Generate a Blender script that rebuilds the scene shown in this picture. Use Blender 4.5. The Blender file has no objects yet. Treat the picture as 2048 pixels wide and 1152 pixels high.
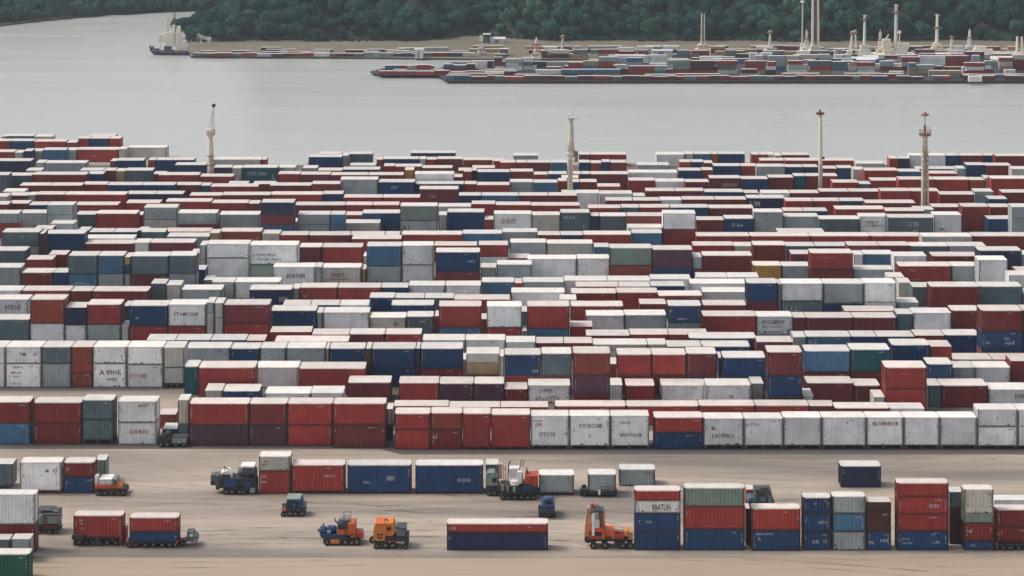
import bpy, bmesh, math, random
import numpy as np
from mathutils import Vector, Matrix
random.seed(7); rng = np.random.default_rng(7)
R = math.radians
scene = bpy.context.scene
col = scene.collection
HC, F, YH, CX = 88.0, 4600.0, -420.0, 1024.0      # camera height, focal length and horizon (in photo pixels)
WZ = -20.0                                        # level of the river below the yard

def dist(y, z=0.0): return (HC - z) * F / (y - YH)
def wx(px, D): return (px - CX) / F * D
def wz(y, D): return HC - (y - YH) / F * D

# ---------------------------------------------------------------- materials
MATS = {}
def new_mat(name):
    m = bpy.data.materials.new(name); m.use_nodes = True
    nt = m.node_tree; b = nt.nodes['Principled BSDF']
    return m, nt, b
def N(nt, t, **kw):
    n = nt.nodes.new(t)
    for k, v in kw.items():
        if k.startswith('i_'): n.inputs[k[2:].replace('_', ' ')].default_value = v
        else: setattr(n, k, v)
    return n
def L(nt, a, b): nt.links.new(a, b)
def ramp(nt, fac, pts):
    r = N(nt, 'ShaderNodeValToRGB'); L(nt, fac, r.inputs[0])
    e = r.color_ramp.elements
    while len(e) < len(pts): e.new(0.5)
    for k, (p, c) in enumerate(pts):
        e[k].position = p; e[k].color = (c, c, c, 1) if not hasattr(c, '__len__') else (*c, 1)
    return r.outputs[0]
def mix(nt, fac, a, b, mode='MIX'):
    m = N(nt, 'ShaderNodeMix', data_type='RGBA', blend_type=mode)
    if hasattr(fac, 'links'): L(nt, fac, m.inputs[0])
    else: m.inputs[0].default_value = fac
    for i, v in ((6, a), (7, b)):
        if hasattr(v, 'links'): L(nt, v, m.inputs[i])
        else: m.inputs[i].default_value = (*v, 1) if len(v) == 3 else v
    return m.outputs[2]
def coords(nt, scale=(1, 1, 1)):
    """object coordinates in metres, shifted by a random amount for every object"""
    tc = N(nt, 'ShaderNodeTexCoord'); oi = N(nt, 'ShaderNodeObjectInfo')
    mul = N(nt, 'ShaderNodeMath', operation='MULTIPLY'); L(nt, oi.outputs['Random'], mul.inputs[0]); mul.inputs[1].default_value = 317.0
    ad = N(nt, 'ShaderNodeVectorMath', operation='ADD'); L(nt, tc.outputs['Object'], ad.inputs[0]); L(nt, mul.outputs[0], ad.inputs[1])
    mp = N(nt, 'ShaderNodeMapping'); mp.inputs['Scale'].default_value = scale; L(nt, ad.outputs[0], mp.inputs[0])
    return mp.outputs[0], oi.outputs['Random']
def noise(nt, vec, sc, det=4, rough=.6):
    n = N(nt, 'ShaderNodeTexNoise'); n.inputs['Scale'].default_value = sc; n.inputs['Detail'].default_value = det
    n.inputs['Roughness'].default_value = rough; L(nt, vec, n.inputs['Vector']); return n.outputs['Fac']

def paint(name, c, rough=.5, rust=.25, grime=.35, var=.16, rustcol=(.14, .055, .025)):
    if name in MATS: return MATS[name]
    m, nt, b = new_mat(name)
    v, rnd = coords(nt)
    vs, _ = coords(nt, (3.2, 3.2, .22))
    big = noise(nt, v, .5, 3); streak = noise(nt, vs, 1.0, 4); fine = noise(nt, v, 3.5, 5, .7)
    base = mix(nt, ramp(nt, big, [(.3, 0), (.7, 1)]), tuple(x * (1 - var) for x in c), tuple(min(1, x * (1 + var)) for x in c))
    val = N(nt, 'ShaderNodeHueSaturation'); L(nt, base, val.inputs['Color'])
    mr = N(nt, 'ShaderNodeMapRange'); L(nt, rnd, mr.inputs[0]); mr.inputs[3].default_value = 1 - var * 1.1; mr.inputs[4].default_value = 1 + var
    L(nt, mr.outputs[0], val.inputs['Value'])
    gr = mix(nt, ramp(nt, streak, [(.48, 0), (.75, grime)]), val.outputs[0], tuple(x * .38 + .02 for x in c))
    rs = mix(nt, ramp(nt, fine, [(.62 - .05 * rust, 0), (.70, min(1, rust * 1.7))]), gr, rustcol)
    L(nt, rs, b.inputs['Base Color']); b.inputs['Roughness'].default_value = rough
    MATS[name] = m; return m
def flat(name, c, rough=.6, metal=0.0, var=.15):
    if name in MATS: return MATS[name]
    m, nt, b = new_mat(name)
    v, rnd = coords(nt); n = noise(nt, v, 1.6, 4)
    L(nt, mix(nt, n, tuple(x * (1 - var) for x in c), tuple(min(1, x * (1 + var)) for x in c)), b.inputs['Base Color'])
    b.inputs['Roughness'].default_value = rough; b.inputs['Metallic'].default_value = metal
    MATS[name] = m; return m

def lin(r, g, b):
    f = lambda u: ((u / 255 + .055) / 1.055) ** 2.4 if u > 10 else u / 255 / 12.92
    return (f(r), f(g), f(b))
# colour key -> (paint base colour, word)
PC = {
 'r': (lin(166, 58, 52), 'red'), 'R': (lin(130, 42, 38), 'dark red'), 'm': (lin(126, 50, 54), 'maroon'),
 'p': (lin(86, 52, 72), 'purple'), 'b': (lin(22, 64, 108), 'blue'), 'B': (lin(72, 118, 152), 'steel blue'),
 'n': (lin(34, 44, 82), 'navy blue'), 't': (lin(18, 92, 104), 'teal'), 'g': (lin(166, 176, 176), 'light grey'),
 'G': (lin(92, 112, 118), 'slate grey'), 's': (lin(136, 154, 144), 'sage grey'), 'w': (lin(242, 244, 240), 'white'),
 'W': (lin(204, 200, 190), 'off-white'), 'o': (lin(176, 82, 46), 'orange'), 'O': (lin(150, 66, 46), 'rusty orange'),
 'k': (lin(78, 42, 40), 'dark brown'), 'y': (lin(196, 146, 60), 'yellow'), 'v': (lin(10, 84, 66), 'green'),
 'T': (lin(176, 150, 112), 'tan'),
}
def mix3(a, b, f): return tuple(x * (1 - f) + y * f for x, y in zip(a, b))
def cmat(k):
    c = PC[k][0]; light = k in 'wWgs'
    return paint('paint_' + PC[k][1], c, .55, .30 if light else .16, .20 if light else .36)
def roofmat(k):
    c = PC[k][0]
    return paint('roof_' + PC[k][1], mix3(c, lin(228, 220, 210), .85), .6, .16, .4, .10)  # paint pulled towards white: sky glare on the tops put into the colour
def framemat(k):
    c = PC[k][0]; light = k in 'wWgsy'
    return paint('frame_' + PC[k][1], mix3(tuple(x * .5 for x in c), lin(74, 48, 38), .55 if light else .35), .65, .6, .5)

# ---------------------------------------------------------------- mesh helpers
def mesh_obj(name, verts, faces, mats, parent=None, fmat=None, smooth=False):
    me = bpy.data.meshes.new(name); me.from_pydata(verts, [], faces)
    for m in (mats if isinstance(mats, (list, tuple)) else [mats]): me.materials.append(m)
    if fmat is not None: me.polygons.foreach_set('material_index', fmat)
    if smooth: me.polygons.foreach_set('use_smooth', [True] * len(faces))
    me.update()
    o = bpy.data.objects.new(name, me); col.objects.link(o)
    if parent: o.parent = parent
    return o
def empty(name, loc, label, cat, group=None):
    o = bpy.data.objects.new(name, None); col.objects.link(o); o.location = loc; o.empty_display_size = .5
    o['label'] = label; o['category'] = cat
    if group: o['group'] = group
    return o
class MB:
    """collects simple solids"""
    def __init__(s): s.v = []; s.f = []
    def box(s, x0, x1, y0, y1, z0, z1):
        n = len(s.v)
        s.v += [(x0, y0, z0), (x1, y0, z0), (x1, y1, z0), (x0, y1, z0), (x0, y0, z1), (x1, y0, z1), (x1, y1, z1), (x0, y1, z1)]
        s.f += [tuple(n + i for i in q) for q in ((0, 3, 2, 1), (4, 5, 6, 7), (0, 1, 5, 4), (1, 2, 6, 5), (2, 3, 7, 6), (3, 0, 4, 7))]
    def bev(s, x0, x1, y0, y1, z0, z1, b):
        """box with chamfered edges"""
        bm = bmesh.new(); bmesh.ops.create_cube(bm, size=1)
        for q in bm.verts: q.co = Vector(((x0 + x1) / 2 + q.co.x * (x1 - x0), (y0 + y1) / 2 + q.co.y * (y1 - y0), (z0 + z1) / 2 + q.co.z * (z1 - z0)))
        b = min(b, .3 * min(abs(x1 - x0), abs(y1 - y0), abs(z1 - z0)))
        bmesh.ops.bevel(bm, geom=bm.edges[:], offset=b, segments=2, affect='EDGES', profile=.6)
        s.add_bm(bm)
    def add_bm(s, bm):
        n = len(s.v); bm.verts.index_update()
        s.v += [tuple(q.co) for q in bm.verts]; s.f += [tuple(n + q.index for q in f.verts) for f in bm.faces]; bm.free()
    def tube(s, p, q, r0, r1=None, seg=10, cap=True):
        r1 = r0 if r1 is None else r1
        p = Vector(p); q = Vector(q); d = (q - p).normalized()
        a = d.orthogonal().normalized(); b = d.cross(a); n = len(s.v)
        for c, r in ((p, r0), (q, r1)):
            for i in range(seg):
                t = 2 * math.pi * (i + .5) / seg; s.v.append(tuple(c + a * math.cos(t) * r + b * math.sin(t) * r))
        for i in range(seg): j = (i + 1) % seg; s.f.append((n + i, n + j, n + seg + j, n + seg + i))
        if cap: s.f += [tuple(n + i for i in reversed(range(seg))), tuple(n + seg + i for i in range(seg))]
    def lathe(s, c, prof, seg=16, axis='z'):
        n = len(s.v); c = Vector(c)
        for r, h in prof:
            for i in range(seg):
                t = 2 * math.pi * i / seg
                o = {'z': (r * math.cos(t), r * math.sin(t), h), 'x': (h, r * math.cos(t), r * math.sin(t)), 'y': (r * math.cos(t), h, -r * math.sin(t))}[axis]
                s.v.append(tuple(c + Vector(o)))
        for k in range(len(prof) - 1):
            for i in range(seg):
                j = (i + 1) % seg; s.f.append((n + k * seg + i, n + k * seg + j, n + (k + 1) * seg + j, n + (k + 1) * seg + i))
        s.f += [tuple(n + i for i in reversed(range(seg))), tuple(n + (len(prof) - 1) * seg + i for i in range(seg))]
    def build(s, name, mat, parent=None, smooth=False): return mesh_obj(name, s.v, s.f, mat, parent, smooth=smooth)

DIRT = None
def text_mesh(s, name, width=None, height=1.0):
    cu = bpy.data.curves.new('t', 'FONT'); cu.body = s; cu.align_x = 'CENTER'; cu.align_y = 'CENTER'; cu.extrude = .006; cu.resolution_u = 1
    cu.offset = .012; cu.space_character = 1.02
    o = bpy.data.objects.new('t', cu); col.objects.link(o); bpy.context.view_layer.update()
    me = bpy.data.meshes.new_from_object(o.evaluated_get(bpy.context.evaluated_depsgraph_get()))
    bpy.data.objects.remove(o); bpy.data.curves.remove(cu); me.name = name
    if not len(me.vertices): return None
    a = np.empty(len(me.vertices) * 3); me.vertices.foreach_get('co', a); a = a.reshape(-1, 3)
    w = np.ptp(a[:, 0]); h = np.ptp(a[:, 1]); a[:, 0] -= (a[:, 0].max() + a[:, 0].min()) / 2; a[:, 1] -= (a[:, 1].max() + a[:, 1].min()) / 2
    k = height / h; a[:, 0] *= (width / w if width else k); a[:, 1] *= k
    b = np.stack([a[:, 0], -a[:, 2], a[:, 1]], 1)           # stand it up, facing the camera side (-Y)
    me.vertices.foreach_set('co', b.ravel()); me.update(); return me

# ---------------------------------------------------------------- containers
DEP = 4.0
PITCH = .40
def wall_profile(w, inset, pitch=PITCH, dep=.06):
    n = max(3, int(w / pitch)); p = w / n; pts = []
    for i in range(n):
        x = i * p
        pts += [(x, 0), (x + p * .62, 0), (x + p * .72, dep), (x + p * .90, dep)]
    pts.append((w, 0)); return pts
def corrugated(verts, faces, org, dx, dn, w, z0, z1):
    """vertical corrugated sheet from org along dx, recessed along dn"""
    n = len(verts); pts = wall_profile(w, 0)
    for x, d in pts:
        for z in (z0, z1): verts.append((org[0] + dx[0] * x + dn[0] * d, org[1] + dx[1] * x + dn[1] * d, z))
    for i in range(len(pts) - 1): faces.append((n + 2 * i, n + 2 * i + 2, n + 2 * i + 3, n + 2 * i + 1))
def container_parts(W, H, dep, key, thing, marks=True, txt=None, near=True, covered=False):
    """local origin: bottom centre of the front long side; x along the side, y away from the camera"""
    g = .05; x0, x1 = -W / 2 + g, W / 2 - g; rail = .13; post = .15
    v = []; f = []; z0, z1 = rail, H - rail * .8
    w = (x1 - x0) - 2 * post * .8; d = dep - 2 * post * .8
    xa, xb = x0 + post * .8, x1 - post * .8; ya, yb = .04, dep - .04
    corrugated(v, f, (xa, ya), (1, 0), (0, 1), w, z0, z1)
    corrugated(v, f, (xb, yb), (-1, 0), (0, -1), w, z0, z1)
    corrugated(v, f, (x1 - .04, post * .8), (0, 1), (-1, 0), d, z0, z1)
    corrugated(v, f, (x0 + .04, dep - post * .8), (0, -1), (1, 0), d, z0, z1)
    mesh_obj('side_walls', v, f, cmat(key), thing)
    r = MB(); nr = max(2, int((x1 - x0) / 1.2)); pw = (x1 - x0 - .1) / nr
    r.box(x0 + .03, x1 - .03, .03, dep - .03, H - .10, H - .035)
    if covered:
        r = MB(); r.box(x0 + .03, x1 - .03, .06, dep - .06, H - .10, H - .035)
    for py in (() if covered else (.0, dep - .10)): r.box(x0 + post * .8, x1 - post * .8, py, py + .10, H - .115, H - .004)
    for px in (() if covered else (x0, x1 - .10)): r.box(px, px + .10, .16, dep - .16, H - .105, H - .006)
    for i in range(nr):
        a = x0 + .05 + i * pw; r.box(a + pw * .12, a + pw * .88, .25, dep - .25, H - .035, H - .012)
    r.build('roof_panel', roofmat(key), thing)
    m = MB()
    for px in (x0, x1 - post):
        for py in (0, dep - post): m.box(px, px + post, py, py + post, .16, H - .14)  # corner posts
        for py in (-.01, dep - post - .03): 
            m.box(px - .012, px + post + .012, py, py + post + .04, 0, .16); m.box(px - .012, px + post + .012, py, py + post + .04, H - .14, H)
    for py in (.005, dep - .105):
        m.box(x0 + post, x1 - post, py, py + .10, .02, rail)
    if covered:
        for py in (.005, dep - .105): m.box(x0 + post, x1 - post, py, py + .10, H - .12, H - .004)
        for px in (x0 + .005, x1 - .105): m.box(px, px + .10, post, dep - post, H - .12, H - .006)
    for px in (x0 + .005, x1 - .105):
        m.box(px, px + .10, post, dep - post, .02, rail)
    m.build('frame', framemat(key), thing)
    if near:   # door gear on the left-hand end
        dr = MB()
        for k in range(4):
            yy = dep * (.2 + .2 * k); dr.tube((x0 - .0, yy, .2), (x0 - .0, yy, H - .2), .03, seg=5)
        for k in (0, 1): dr.box(x0 - .03, x0 + .0, dep * (.2 + .4 * k), dep * (.4 + .4 * k), H * .42, H * .45)
        dr.build('door_bars', framemat(key), thing)
    light = key in 'wWgs'
    if marks and near:
        mk = MB(); rr = random.random
        mh = .10
        for side in (0, 1):
            if rr() < .8:
                cx = (xa + .12) if side == 0 else (xb - .24); zz = H - .4
                for k in range(random.randint(2, 7)):
                    zz -= .16 + rr() * .22
                    if zz < .4: break
                    mk.box(cx, cx + .07 + .08 * rr(), .028, .038, zz, zz + .05 + .06 * rr())
        if rr() < .55:
            cx = xa + (xb - xa) * (.62 + .2 * rr()); zz = H - .48
            for k in range(random.randint(4, 8)):
                if cx > xb - .3: break
                mk.box(cx, cx + .07, .028, .038, zz, zz + .11); cx += .12
        if light:        # scuffs and repair patches along the edges
            for k in range(random.randint(6, 14)):
                e_ = abs(random.gauss(0, .35)); cx = (xa + e_) if rr() < .5 else (xb - e_ - .12); zz = .2 + rr() * (H - .5)
                mk.box(cx, cx + .05 + .12 * rr(), .03, .038, zz, zz + .04 + .14 * rr() ** 2)
            for k in range(random.randint(1, 5)): cx = xa + rr() * (xb - xa - .4); mk.box(cx, cx + .1 + .3 * rr() ** 2, .03, .038, .14, .14 + .05 + .12 * rr())
        if mk.v: mk.build('code_marks', flat('mark_dark', lin(70, 70, 74)) if light else flat('mark_pale', lin(190, 192, 192)), thing)
    for t in (txt or []):
        s, c, fx, fy, hh = t[:5]; ww = t[5] if len(t) > 5 else None
        me = text_mesh(s, 'lettering', ww * W * .92 if ww else None, hh * H * .88)
        if me is None: continue
        me.materials.append({'k': flat('letter_dark', lin(70, 70, 76)), 'r': flat('letter_red', lin(150, 52, 54)), 'w': flat('letter_white', lin(182, 186, 190)),
                             'y': flat('letter_yellow', lin(214, 150, 60)), 'p': flat('letter_faint', lin(130, 128, 126)), 'l': flat('letter_rose', lin(196, 132, 128))}[c])
        o = bpy.data.objects.new('lettering', me); col.objects.link(o); o.parent = thing
        o.location = (x0 + (x1 - x0) * fx, .026, H * (1 - fy))

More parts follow.
